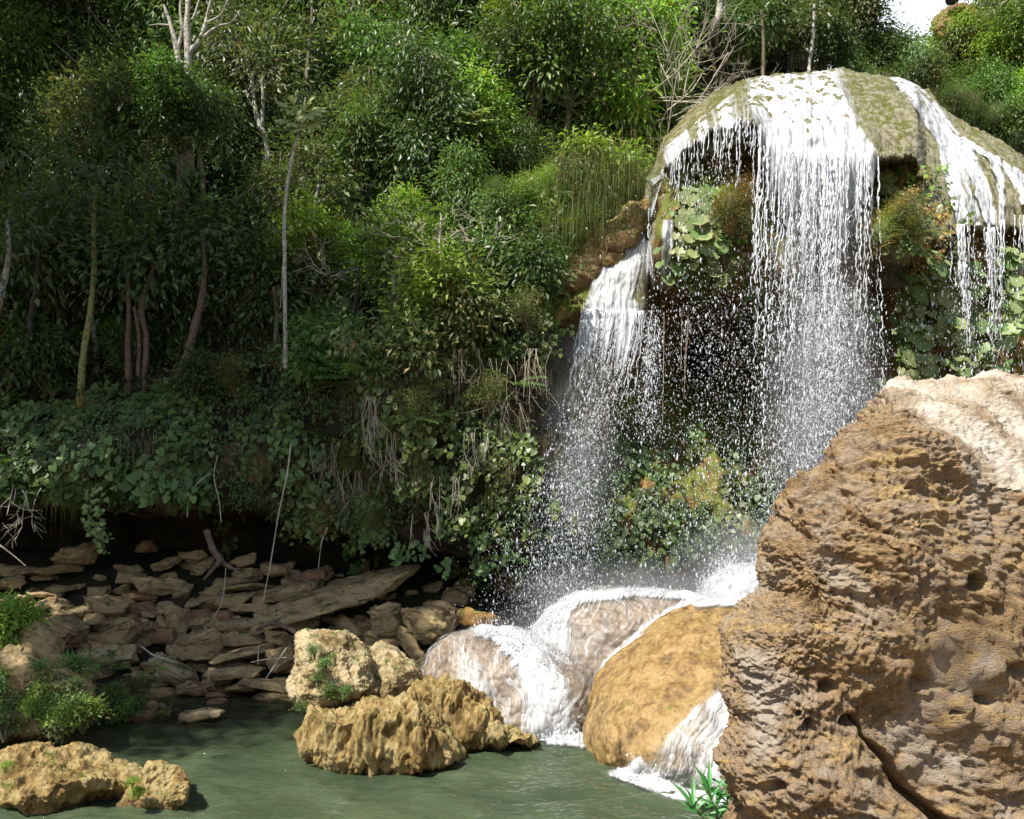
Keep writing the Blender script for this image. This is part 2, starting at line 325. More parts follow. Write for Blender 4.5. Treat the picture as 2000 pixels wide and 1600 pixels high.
def watermat():
    m = Mt('green_pool_water'); geo = m.n('NewGeometry'); pos = geo.outputs['Position']
    s = m.n('SeparateXYZ', {0: pos})
    mp = m.n('Mapping', {'Vector': pos, 'Scale': (1.1, 3.2, 1)}).outputs[0]
    n1 = m.noise(mp, 2.2, 4, .5, .6); n2 = m.noise(mp, 9, 5, .6, .4); 
    h = m.math('ADD', n1, m.math('MULTIPLY', n2, .35))
    b = m.n('Bump', {'Strength': .8, 'Distance': .12, 'Height': h}).outputs[0]
    fr = m.n('Fresnel', {'IOR': 1.33, 'Normal': b}).outputs[0]
    gl = m.n('BsdfGlossy', {'Color': (1, 1, 1, 1), 'Roughness': .03, 'Normal': b}).outputs[0]
    murk = m.ramp(m.noise(pos, .5, 3), [(.35, (.036, .054, .028)), (.65, (.070, .094, .050))])
    df = m.n('BsdfDiffuse', {'Color': murk}).outputs[0]
    tp = m.n('BsdfTransparent', {'Color': (.78, .82, .6, 1)}).outputs[0]
    # turbidity grows with the depth of the bed: bed rises towards the far left shore
    k = m.math('ADD', m.math('MULTIPLY', s.outputs[0], .10), m.math('MULTIPLY', m.math('SUBTRACT', 13.2, s.outputs[1]), .32))
    k = m.math('ADD', k, .12)
    k = m.n('Clamp', {0: k, 1: .15, 2: .86}).outputs[0]
    body = m.n('MixShader', {0: k, 1: tp, 2: df}).outputs[0]
    return m.fin(m.n('MixShader', {0: fr, 1: body, 2: gl}).outputs[0])
M['water'] = watermat()

# ------------------------------------------------------------------ hillside: one sheet, profile (Y,Z) per column
HC = {-1100: [(12, -.9), (13, .2), (15.5, 1.9), (17.5, 2.4), (17, 3.3), (14.8, 3.4), (15.2, 4.2), (17.5, 5.4), (20, 8), (25, 14), (31, 22), (42, 33)],
      0:    [(12, -.9), (13.6, .0), (16.9, 1.9), (19, 2.1), (18.3, 3.1), (15.3, 3.2), (15.8, 4.2), (18, 5.5), (20.5, 8), (25, 14), (31, 22), (42, 33)],
      450:  [(12, -.9), (13.8, .0), (17.1, 1.8), (19, 2.0), (18.3, 3.0), (15.9, 3.0), (16, 4.2), (17.4, 5.8), (20.5, 8.7), (25, 14.5), (31, 22), (42, 33)],
      850:  [(12, -.9), (14.0, .1), (17.1, 1.5), (18.5, 1.7), (18.0, 2.4), (16.1, 2.4), (15.8, 4.2), (16.4, 6.4), (19.5, 9.2), (25, 15), (31, 22), (42, 33)],
      1040: [(12, -.9), (14.2, .1), (17.0, .9), (17.9, 1.2), (17.7, 1.7), (16.5, 2.0), (16.1, 4.2), (16.5, 6.6), (18.7, 9.5), (24, 15), (31, 22), (42, 33)],
      1180: [(15, -.9), (19, .1), (20, 1.4), (20, 1.8), (20, 2.4), (20, 3.4), (19.8, 5.2), (19.3, 8), (19.8, 11), (24, 16), (31, 22), (42, 33)],
      1500: [(18, -.9), (22, .1), (23, 1.4), (23, 2.8), (23, 4.4), (23, 6.4), (23, 8.2), (23, 10), (23.5, 13), (26, 16.2), (31, 21), (42, 29)],
      1780: [(18, -.9), (22, .1), (24, 1.4), (24, 2.8), (24, 4.4), (24, 6.4), (24, 8.2), (24, 10), (24.5, 13), (28, 15.5), (34, 18), (44, 21)],
      2080: [(18, -.9), (21, .1), (22, 1.4), (22, 2.8), (22, 4.4), (22, 6.4), (22, 8.2), (22, 9.6), (22.8, 12), (25, 16), (28, 21.5), (40, 30)],
      3000: [(18, -.9), (20, .1), (20, 1.4), (20, 2.8), (20, 4.4), (20, 6.4), (20, 8.2), (20, 9.6), (21, 12), (23, 17), (27, 24), (38, 34)]}
hk = sorted(HC); hA = np.array([HC[k] for k in hk], float)     # cols,rows,2
NPX, NT = 520, 420
hpx = np.linspace(-1100, 3000, NPX); htt = np.linspace(0, 11, NT)
tmp = np.stack([[crom(np.arange(12), hA[c, :, q], htt) for q in (0, 1)] for c in range(len(hk))])   # cols,2,NT
HG = np.stack([np.stack([np.interp(hpx, hk, tmp[:, q, j]) for j in range(NT)], 1) for q in (0, 1)], -1)  # NPX,NT,2
_x = (hpx[:, None]-1000)/F0*HG[..., 0]
_P = np.stack([_x, HG[..., 0], HG[..., 1]], -1).reshape(-1, 3)
_d = (fbm(_P*.35, 4, 3)*.9+fbm(_P*1.3, 3, 9)*.25).reshape(NPX, NT)*np.clip((htt-1)/1.5, .15, 1)[None]
HG[..., 0] += _d; HG[..., 1] += _d*.25
HP = np.stack([(hpx[:, None]-1000)/F0*HG[..., 0], HG[..., 0], HG[..., 1]], -1)
tag(put('hillside', HP.reshape(-1, 3), grid_faces(NPX, NT), M['soil'], origin=(0, 0, 0)), None, None, kind='structure')
def hill(px, t):
    i = np.clip((np.asarray(px, float)+1100)/4100*(NPX-1), 0, NPX-1.001); j = np.clip(np.asarray(t, float)/11*(NT-1), 0, NT-1.001)
    a = i.astype(int); b = j.astype(int); u = (i-a)[..., None]; v = (j-b)[..., None]
    return (HP[a, b]*(1-u)+HP[a+1, b]*u)*(1-v)+(HP[a, b+1]*(1-u)+HP[a+1, b+1]*u)*v
def hill_at(px, py):      # nearest hillside point seen at a photo position
    t = np.linspace(1, 11, 600); P = hill(np.full(600, float(px)), t); q = HY-(P[:, 2]-CH)*F0/P[:, 1]
    s = np.where((q[:-1]-py)*(q[1:]-py) <= 0)[0]
    if len(s) == 0: s = [int(np.argmin(abs(q-py)))]
    k = min(s, key=lambda i: P[i, 1]); return P[k]

# ------------------------------------------------------------------ waterfall cliff: domed sheet
TOPX = [960, 1060, 1100, 1130, 1200, 1255, 1268, 1300, 1350, 1400, 1450, 1500, 1600, 1640, 1700, 1760, 1810, 1870, 1950, 2000, 2100, 2400]
TOPY = [640, 590, 548, 525, 455, 412, 345, 268, 212, 176, 154, 147, 140, 132, 145, 152, 175, 232, 270, 305, 370, 560]
LIPX = [960, 1060, 1130, 1200, 1262, 1272, 1300, 1340, 1380, 1440, 1480, 1510, 1600, 1700, 1750, 1790, 1806, 1850, 1880, 1940, 2000, 2100, 2400]
LIPY = [660, 640, 606, 612, 605, 372, 325, 290, 262, 240, 244, 275, 300, 302, 302, 304, 430, 500, 440, 446, 440, 470, 640]
def ytop(p): return np.interp(p, TOPX, TOPY)
_lx = np.arange(900, 2500, 2.); _q = np.stack([_lx*.055, _lx*0, _lx*0], 1); _lf = np.interp(_lx, LIPX, LIPY)+(fbm(_q, 2, 6)*15+fbm(_q*4.3, 2, 8)*9)*(_lx > 1285)
def ylip(p): return np.interp(p, _lx, _lf)
def gs(px, py, cx, cy, rx, ry): return np.exp(-(((px-cx)/rx)**2+((py-cy)/ry)**2))
def dome(px, py, rough=True):
    px = np.asarray(px, float); py = np.asarray(py, float)
    yt = ytop(px); yl = np.maximum(ylip(px), yt+12)
    edge = sm(1260, 1450, px)*(1-sm(1800, 2100, px)); lf = 1-sm(1255, 1275, px)
    yback = 19.2+1.6*edge-1.0*lf; yfr = 17.4-1.6*edge-.4*lf
    s = np.clip((py-yt)/(yl-yt), 0, 1)
    yd = yback-(yback-yfr)*np.sqrt(np.clip(1-(1-s)**2, 0, 1))
    w = 18.35 - 2.3*gs(px, py, 1385, 470, 115, 130)*(1-sm(560, 600, py)) - 1.2*gs(px, py, 1290, 480, 30, 160)*(1-sm(560, 610, py))
    w = w - .9*sm(1715, 1790, px) - .6*gs(px, py, 1440, 440, 60, 90) - 2.2*gs(px, py, 1600, 520, 125, 120) - 2.6*gs(px, py, 1755, 460, 75, 80)*(1-sm(505, 535, py))
    w = w + 3.6*gs(px, py, 1385, 700, 130, 115) - 1.0*gs(px, py, 1510, 760, 45, 170) - .9*gs(px, py, 1850, 720, 100, 60)
    w = w - .9*sm(800, 1120, py) - .35*gs(px, py, 1230, 1000, 160, 120) - 1.0*gs(px, py, 1080, 780, 50, 260)
    tilt = sm(1835, 1750, px)*0
    body = np.minimum(w, yd+.75+(py-yl)*.008); Y = yd*(1-sm(yl, yl+20, py))+body*sm(yl, yl+20, py); k_ = sm(yl+30, yl+120, py); Y = Y*(1-k_)+w*k_
    # right hand curtain that hangs lower between px 1735 and 1900
    cur = gs(px, py, 1810, 400, 85, 150)*(1-sm(455+np.abs(px-1745)*-.3+40, 505+np.abs(px-1745)*-.3+40, py)); Y = Y-1.0*cur*(py > yl-4)
    if rough:
        P = atn(px, py, Y); f = P.reshape(-1, 3)
        n = fbm(f*[1.1, .8, .45], 4, 21)*.42+fbm(f*[3.5, 2, 1.2], 3, 31)*.14
        Y = Y+n.reshape(Y.shape)*(.45+.55*sm(yl, yl+30, py))
    return Y
NU, NV = 470, 430
cpx = np.linspace(965, 2390, NU)[:, None]; tv = np.concatenate([np.linspace(0, .3, 170)**1.0, np.linspace(.3, 1, NV-170+1)[1:]])[None]
cpy = ytop(cpx)+tv*(1290-ytop(cpx)); cY = dome(cpx+0*cpy, cpy)
cP = atn(cpx+0*cpy, cpy, cY)
back = np.stack([cP[:, 0]+np.array([0, d, -.25*d]) for d in (9., 5., 3., 2., 1.2, .6, .25)], 1)
CP = np.concatenate([back, cP], 1)
V = CP.reshape(-1, 3); Fg = grid_faces(NU, CP.shape[1]); Nn = normals(V, Fg); 
if Nn[:, 1].mean() > 0: Nn = -Nn
_qx = 1000+V[:, 0]/V[:, 1]*F0; _qy = HY-(V[:, 2]-CH)*F0/V[:, 1]; _cr = (_qy < ylip(_qx)+10)*1.
V = V+Nn*(fbm(V*[6, 5, 3], 3, 41)*.05+chunks(V*[2.2, 2, 1.0], 5, 1)*.12*(1-.35*_cr))[:, None]
cliff = tag(put('cliff', V, Fg, M['cliff'], origin=(0, 0, 0)), None, None, kind='structure')
cliff.data.materials.append(M['crest'])
_fc = np.zeros(len(Fg), np.int32); _v = V[Fg[:, 0]]; _qx = 1000+_v[:, 0]/_v[:, 1]*F0; _qy = HY-(_v[:, 2]-CH)*F0/_v[:, 1]
_fc[(_qy < ylip(_qx)+12+fbm(_v*2, 3, 2)*30) & (_qx > 1275)] = 1
_fc[(_qx < 1275) & (_qx > 1200) & (_qy < 640)] = 1
_fc[(_qx > 1690) & (_qx < 1775) & (_qy > 420) & (_qy < 560)] = 1
cliff.data.polygons.foreach_set('material_index', _fc)

# ------------------------------------------------------------------ ground / pool bed and water
gx = np.linspace(-70, 70, 260); gy = np.concatenate([np.linspace(-30, 0, 20)[:-1], np.linspace(0, 20, 160), np.linspace(20, 90, 30)[1:]])
GX, GY = np.meshgrid(gx, gy, indexing='ij'); GP = np.stack([GX, GY, 0*GX], -1).reshape(-1, 3)
gz = -1.3+.9*sm(-1, -7, GX)*sm(9, 12.5, GY)+.95*sm(9.5, 5, GY)*0+fbm(GP*.6, 4, 3).reshape(GX.shape)*.18
gz = gz+1.9*sm(7.2, 5.2, GY)+1.0*sm(4.5, 1.0, GY)+.9*np.clip(-7.5-GX, 0, 1.3)*sm(20, 8, GY)
gz = gz+.7*gs(GX*60, GY*60, -5.6*60, 8.3*60, 130, 60)
GP[:, 2] = gz.ravel()
M['bed'] = rockmat('brown_stream_bed', [(.3, (.08, .045, .02)), (.5, (.22, .14, .065)), (.7, (.34, .24, .12))], 1.5, .2, (.08, .09, .02), .8, .5, .03)
tag(put('ground', GP, grid_faces(*GX.shape), M['bed'], origin=(0, 0, 0)), None, None, kind='structure')
wx = np.linspace(-11, 6, 760); wy = np.concatenate([np.linspace(4, 7.6, 30)[:-1], np.linspace(7.6, 14.5, 620), np.linspace(14.5, 19, 20)[1:]]); WX, WY = np.meshgrid(wx, wy, indexing='ij'); WP = np.stack([WX, WY, 0*WX], -1).reshape(-1, 3)
WP[:, 2] = fbm(WP*[.8, 2.2, 1]+fbm(WP*.7, 2, 3)[:, None]*.5, 2, 5)*.065+fbm(WP*[2.6, 6.5, 1], 3, 15)*.028+gs(WP[:, 0], WP[:, 1], .9, 10.9, 1.6, 1.2)*fbm(WP*5, 3, 8)*.03
tag(put('pool_water', WP, grid_faces(*WX.shape), M['water'], origin=(0, 0, 0)), None, None, kind='structure')

# ------------------------------------------------------------------ rocks
def outline_rock(pts, Y, df, db, n=70, amp=(.10, .05, .02), fr=(1.2, 3.5, 11), seed=0, e=.8, ch=.0, chf=2.0, stretch=(1, 1, 1), cen=None, tilt=0.0, ridge=0., cuts=0):
    p = np.array(pts, float); c = np.array(cen) if cen else p.mean(0); q = p-c
    th = np.arctan2(-q[:, 1], q[:, 0]); R = np.hypot(q[:, 0], q[:, 1]); o = np.argsort(th); th = th[o]; R = R[o]
    th = np.concatenate([th-2*math.pi, th, th+2*math.pi]); R = np.tile(R, 3)
    D, Fc = cubesphere(n); a = np.arctan2(D[:, 2], D[:, 0]); cp = np.hypot(D[:, 0], D[:, 2])
    rr = np.interp(a, th, R); ang = np.linspace(-math.pi, math.pi, 720); rs = np.interp(ang, th, R)
    k = np.exp(-np.linspace(-2, 2, 9)**2); k /= k.sum(); rs = np.convolve(np.concatenate([rs[-5:-1], rs, rs[1:5]]), k, 'valid')
    rr = np.interp(a, ang, rs)
    rad = rr*cp**e; px = c[0]+rad*np.cos(a); py = c[1]-rad*np.sin(a); dy = D[:, 1]
    Yp = Y+np.where(dy < 0, -df, db)*np.abs(dy)**e
    Yp = Yp-tilt*(py-c[1])/max(np.ptp(p[:, 1]), 1)
    V = atn(px, py, Yp); N = normals(V, Fc)
    if ((V-V.mean(0))*N).sum() < 0: N = -N; Fc = Fc[:, ::-1]
    if cuts:
        Cc = V.mean(0); ext = np.ptp(V, axis=0)/2; rs_ = np.random.RandomState(seed); U_ = (V-Cc)/ext
        for cn in unit(rs_.normal(size=(cuts, 3))*[1, 1, 1]):
            cn = cn*np.sign(cn[1]+1e-6)*-1 if rs_.rand() < .6 else cn
            lim = rs_.uniform(.62, .9); q_ = U_@cn; U_ = U_-np.where(q_ > lim, (q_-lim)*.85, 0)[:, None]*cn
        V = U_*ext+Cc; N = normals(V, Fc)
        if ((V-V.mean(0))*N).sum() < 0: N = -N
    sc = np.array(stretch); d = 0
    for A, f, i in zip(amp, fr, range(9)): d = d+A*fbm(V*f*sc, 3, seed+i*7)
    if ridge: d = d-ridge*np.clip(fbm(V*fr[0]*1.6*sc, 3, seed+50, ridge=True)-.6, 0, 2)
    if ch: d = d+ch*chunks(V*chf*sc, seed+3, 1)
    V = V+N*d[:, None]
    return V, Fc
def rock_thing(name, label, mat, pts, Y, df, db, cat='boulder', group=None, parent=None, **kw):
    V, Fc = outline_rock(pts, Y, df, db, **kw)
    o = put(name, V, Fc, M[mat]); tag(o, label, cat, group); return o, V, Fc

# the great rough rock on the right, close to the camera
BIG = [(1424, 1280), (1436, 1225), (1470, 1195), (1508, 1150), (1500, 1100), (1503, 1045), (1540, 1015), (1562, 965), (1585, 940), (1628, 910), (1645, 850), (1695, 808), (1722, 775), (1735, 750), (1800, 756), (1890, 756), (1935, 734), (1990, 738), (2080, 760),
       (2300, 900), (2420, 1200), (2380, 1700), (2150, 1980), (1700, 1980), (1500, 1850), (1455, 1640), (1450, 1560), (1438, 1470), (1445, 1400), (1430, 1330)]
def big_rock():
    V, Fc = outline_rock(BIG, 5.9, 1.25, 1.6, n=400, amp=(.0,), fr=(1,), seed=2, e=.55, cen=(1830, 1270))
    px = 1000+V[:, 0]/V[:, 1]*F0; py = HY-(V[:, 2]-CH)*F0/V[:, 1]
    fr = V[:, 1] < 5.9
    # upper right face leans back to the sky
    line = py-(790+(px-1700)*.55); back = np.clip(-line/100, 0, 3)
    Yn = V[:, 1]+back*.36+np.where(fr, (px-1830)*.0006, 0)
    V = np.array([0, 0, CH])+(V-np.array([0, 0, CH]))*(Yn/V[:, 1])[:, None]
    N = normals(V, Fc)
    if ((V-V.mean(0))*N).sum() < 0: N = -N; Fc = Fc[:, ::-1]
    c, s = math.cos(math.radians(28)), math.sin(math.radians(28))
    U = V[:, 0]*c-V[:, 2]*s; Wd = V[:, 0]*s+V[:, 2]*c; Q = np.stack([U, V[:, 1], Wd*2.1], 1)
    warp = fbm(V*1.1, 3, 61)*.3; Q = Q+warp[:, None]
    d = .14*fbm(V*.9, 3, 3)+.06*fbm(Q*1.6, 3, 7)
    d += .022*np.clip(fbm(Q*3.5, 3, 13, ridge=True)-.3, -1, 1.2)
    d += .04*chunks(Q*[4, 4, 3], 4, 1)+.034*chunks(Q*[11, 11, 8], 8, 1)+.026*chunks(V*26, 9, 1)
    d += .012*fbm(Q*9, 3, 23)+.013*fbm(Q*28, 2, 33)-.020*np.clip(fbm(V*[14, 14, 22], 2, 37)-.25, 0, .6)-.012*np.clip(fbm(V*34, 2, 39)-.2, 0, .6)
    d1, d2, cid, off = worley(V*3.4+warp[:, None]*.6, 77); hole = (cid % 6 == 0)*np.clip(1-d1/.22, 0, 1)**.6
    e1, e2, eid, _o = worley(V*11, 78); d -= .045*(eid % 3 == 0)*np.clip(1-e1/.3, 0, 1)**.7*(.4+.6*sm(-.1, .3, fbm(V*2, 2, 66)))
    d -= .16*hole
    for hx, hy, hr, dp in ((1893, 1137, 22, .25), (1800, 1335, 20, .16), (1630, 1350, 18, .14), (1585, 1425, 16, .12), (1930, 1370, 16, .12), (1680, 1420, 18, .18), (1525, 1530, 16, .12), (1975, 1305, 20, .1), (1560, 1400, 9, .1), (1455, 1300, 9, .08), (1870, 1390, 9, .1)):
        d -= dp*np.clip(1.15-np.hypot((px-hx)+8*pn(V*9, 3), (py-hy)*1.3)/hr, 0, 1)**.6*fr
    # long crack that opens towards the bottom
    cx = np.interp(py, [1400, 1450, 1500, 1560, 1600, 1700], [1695, 1712, 1752, 1790, 1840, 1960]); wd = np.interp(py, [1400, 1470, 1560, 1640], [3, 10, 14, 26])
    d -= .28*np.clip(1.2-np.abs(px-cx+10*pn(V*7, 9))/wd, 0, 1)**.7*(py > 1395)*fr
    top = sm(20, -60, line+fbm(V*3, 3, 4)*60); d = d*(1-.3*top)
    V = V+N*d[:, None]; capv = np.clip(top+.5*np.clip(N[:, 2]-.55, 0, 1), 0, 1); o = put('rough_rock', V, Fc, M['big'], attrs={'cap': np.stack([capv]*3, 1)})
    tag(o, 'huge rough brown pitted rock filling the right foreground, pale along its top', 'rock')
_unused = rockmat('pale_weathered_rock_top', [(.25, (.25, .17, .11)), (.42, (.46, .37, .28)), (.55, (.60, .53, .44)), (.7, (.66, .62, .55))], 1.4, 0, rough=.9, bump=.8, bdist=.03, rot=(0, math.radians(-28), 0), stretch=(1, 1, 2), fine=1.3)
big_rock()

B = {}
B['A'] = rock_thing('golden_boulder', 'large smooth golden wet boulder between the cascade and the rough rock', 'wetrock',
    [(1140, 1400), (1152, 1350), (1185, 1305), (1235, 1255), (1290, 1210), (1340, 1188), (1400, 1178), (1470, 1176), (1540, 1200), (1640, 1300), (1660, 1450), (1620, 1560), (1520, 1600), (1420, 1590), (1330, 1560), (1230, 1530), (1165, 1500), (1145, 1450)],
    11.0, 1.7, 1.6, n=170, amp=(.09, .035, .010), seed=5, e=.85, cen=(1400, 1400), tilt=2.2)
B['B'] = rock_thing('wet_boulder', 'rounded grey-brown boulder under the left cascade stream', 'greyrock',
    [(820, 1320), (835, 1285), (870, 1250), (920, 1235), (975, 1232), (1050, 1255), (1120, 1295), (1158, 1340), (1160, 1400), (1130, 1460), (1060, 1490), (960, 1490), (880, 1430), (840, 1380)],
    12.0, 1.1, 1.4, n=120, amp=(.08, .04, .015), seed=15, e=.8, tilt=.9)
B['C'] = rock_thing('wet_boulder', 'broad wet boulder crossed by water in the middle of the cascade', 'greyrock',
    [(1020, 1300), (1040, 1240), (1080, 1190), (1150, 1163), (1240, 1158), (1330, 1166), (1420, 1180), (1480, 1230), (1440, 1330), (1300, 1420), (1150, 1430), (1060, 1380)],
    13.2, 1.2, 1.6, n=120, amp=(.08, .04, .015), seed=25, e=.8, tilt=.5)
B['D'] = rock_thing('wet_boulder', 'foaming hump of rock at the top of the cascade beside the rough rock', 'greyrock',
    [(1350, 1200), (1372, 1165), (1395, 1130), (1430, 1113), (1490, 1112), (1570, 1120), (1640, 1180), (1600, 1280), (1450, 1290), (1370, 1250)],
    14.6, 1.2, 1.6, n=80, amp=(.06, .03, .012), seed=35, e=.8)
# sunlit boulders standing in the pool
rock_thing('pool_boulder', 'pale upright boulder with moss streaks standing on the low pool boulder', 'pale',
    [(563, 1335), (578, 1300), (570, 1262), (592, 1243), (640, 1237), (690, 1240), (722, 1262), (742, 1300), (748, 1335), (735, 1375), (690, 1392), (640, 1392), (600, 1390), (578, 1365)],
    10.8, .75, .8, n=140, amp=(.08, .06, .03, .012), fr=(1.2, 3.5, 10, 26), seed=45, e=.7, ch=.10, chf=2.2, ridge=.03, cuts=14)
rock_thing('pool_boulder', 'shaded boulder leaning behind the pale upright one', 'pale',
    [(700, 1300), (720, 1262), (750, 1258), (790, 1285), (822, 1322), (815, 1360), (770, 1392), (715, 1390)], 11.3, .6, .7, n=70, amp=(.06, .04, .02), seed=55, e=.75, ch=.08, cuts=8)
rock_thing('pool_boulder', 'long low ochre boulder with fluted sides in the pool', 'boulder',
    [(583, 1470), (588, 1425), (604, 1390), (660, 1382), (700, 1372), (745, 1366), (800, 1372), (850, 1392), (893, 1440), (902, 1490), (840, 1512), (760, 1528), (690, 1540), (640, 1510)],
    9.9, .75, .9, n=170, amp=(.07, .06, .022, .008), fr=(1.2, 4, 11, 27), seed=65, e=.62, ch=.13, chf=2.4, stretch=(1.4, 1.4, .5), ridge=.10, cen=(735, 1450))
rock_thing('pool_boulder', 'ochre boulder sloping down to the pool beside the cascade', 'boulder',
    [(798, 1375), (810, 1338), (860, 1325), (905, 1335), (945, 1362), (985, 1410), (1035, 1440), (1062, 1450), (1000, 1462), (940, 1478), (890, 1495), (840, 1470)],
    10.6, .65, .9, n=160, amp=(.07, .06, .022, .008), fr=(1.2, 4, 11, 27), seed=75, e=.65, ch=.13, chf=2.4, stretch=(1.4, 1.4, .5), ridge=.10, cen=(900, 1420))
rock_thing('pool_boulder', 'long sunlit boulder with a shaded underside at the lower left corner', 'boulder',
    [(-110, 1530), (-60, 1490), (0, 1478), (60, 1466), (120, 1468), (170, 1463), (230, 1478), (285, 1505), (292, 1530), (265, 1555), (180, 1585), (130, 1606), (60, 1590), (0, 1590), (-80, 1590)],
    8.7, .65, .7, n=160, amp=(.08, .06, .03, .012), fr=(1.2, 3.5, 10, 26), seed=85, e=.7, ch=.09, chf=2.2, ridge=.03, cuts=12, cen=(100, 1535))
rock_thing('pool_boulder', 'small lumpy sunlit boulder right of the long lower left one', 'boulder',
    [(232, 1565), (268, 1525), (300, 1497), (340, 1496), (366, 1515), (368, 1550), (358, 1575), (310, 1590), (262, 1585)], 8.5, .38, .4, n=100, amp=(.05, .05, .03, .012), fr=(1.4, 4, 11, 27), seed=95, e=.7, ch=.08, chf=3, cuts=10, cen=(312, 1545))
# left bank boulders under the low plants
rock_thing('bank_boulder', 'overhanging rock with small plants at the left pool edge', 'slab',
    [(-120, 1430), (0, 1390), (50, 1365), (80, 1320), (95, 1308), (135, 1306), (172, 1335), (178, 1362), (150, 1392), (95, 1420), (30, 1447), (-60, 1465)],
    10.9, .6, .9, n=90, amp=(.07, .05, .02), seed=105, e=.75, ch=.08, cen=(80, 1380))
rock_thing('bank_boulder', 'pointed dark boulder between the bright fern and the slab pile', 'slab',
    [(10, 1300), (35, 1235), (72, 1213), (100, 1232), (125, 1275), (150, 1310), (120, 1335), (50, 1340)], 12.0, .6, .7, n=60, amp=(.06, .04, .02), seed=115, e=.8, ch=.1)
rock_thing('bank_boulder', 'brown rock half buried in low plants at the left edge', 'slab',
    [(-90, 1330), (-30, 1285), (40, 1275), (90, 1290), (100, 1330), (60, 1380), (-30, 1400)], 11.6, .5, .8, n=60, amp=(.06, .04, .02), seed=125, e=.8, ch=.1)

# every stone of the slab pile: px, py, width, height, tilt, material, label
def stone(px, py, w, h, tilt, mat, label, i, Y=None, dep=None, n=22, cat='stone', group='loose stones of the slab pile'):
    Y = Y or 13.3+max(0, 1362-(py+h/2))/262*3.5
    if py+h/2 > 1375 and Y < 14: Y = 4800/(py+h*.5-1000)+.1
    k = Y/F0; rs = np.random.RandomState(1000+i); D, Fc = cubesphere(n)
    e = rs.uniform(.28, .5); D2 = np.sign(D)*np.abs(D)**e; D2 = D2/np.abs(D2).max(1)[:, None]**.55
    cutn = unit(rs.normal(size=(13, 3))); 
    for cn in cutn:
        lim = rs.uniform(.68, .98); s = D2@cn; D2 = D2-np.where(s > lim, s-lim, 0)[:, None]*cn
    ex = np.abs(D2).max(0); D2 = D2/ex
    dp = dep or w*rs.uniform(.55, .9)
    S = D2*np.array([w*k/2, dp*k/2, h*k/2*.94])*1.06; off = rs.uniform(0, 50, 3)
    N = normals(S, Fc); 
    if (S*N).sum() < 0: N = -N; Fc = Fc[:, ::-1]
    m_ = min(w, h)*k
    d = m_*(.10*fbm((S+off)*5*[.6, .6, 2], 3, i)+.10*chunks((S+off)*5, i, 1)+.05*fbm((S+off)*18*[.5, .5, 1.8], 2, i+3))
    S = S+N*d[:, None]
    a = math.radians(tilt); R = np.array([[math.cos(a), 0, -math.sin(a)], [0, 1, 0], [math.sin(a), 0, math.cos(a)]])
    b = math.radians(rs.uniform(-8, 12)); R2 = np.array([[1, 0, 0], [0, math.cos(b), -math.sin(b)], [0, math.sin(b), math.cos(b)]])
    S = S@(R@R2).T; P = at(px, py, Y)
    o = obj('slab_stone', mesh('slab_stone', S, Fc, M[mat], False), loc=P); o.data.shade_smooth() if n > 24 else None
    return tag(o, label, cat, group)
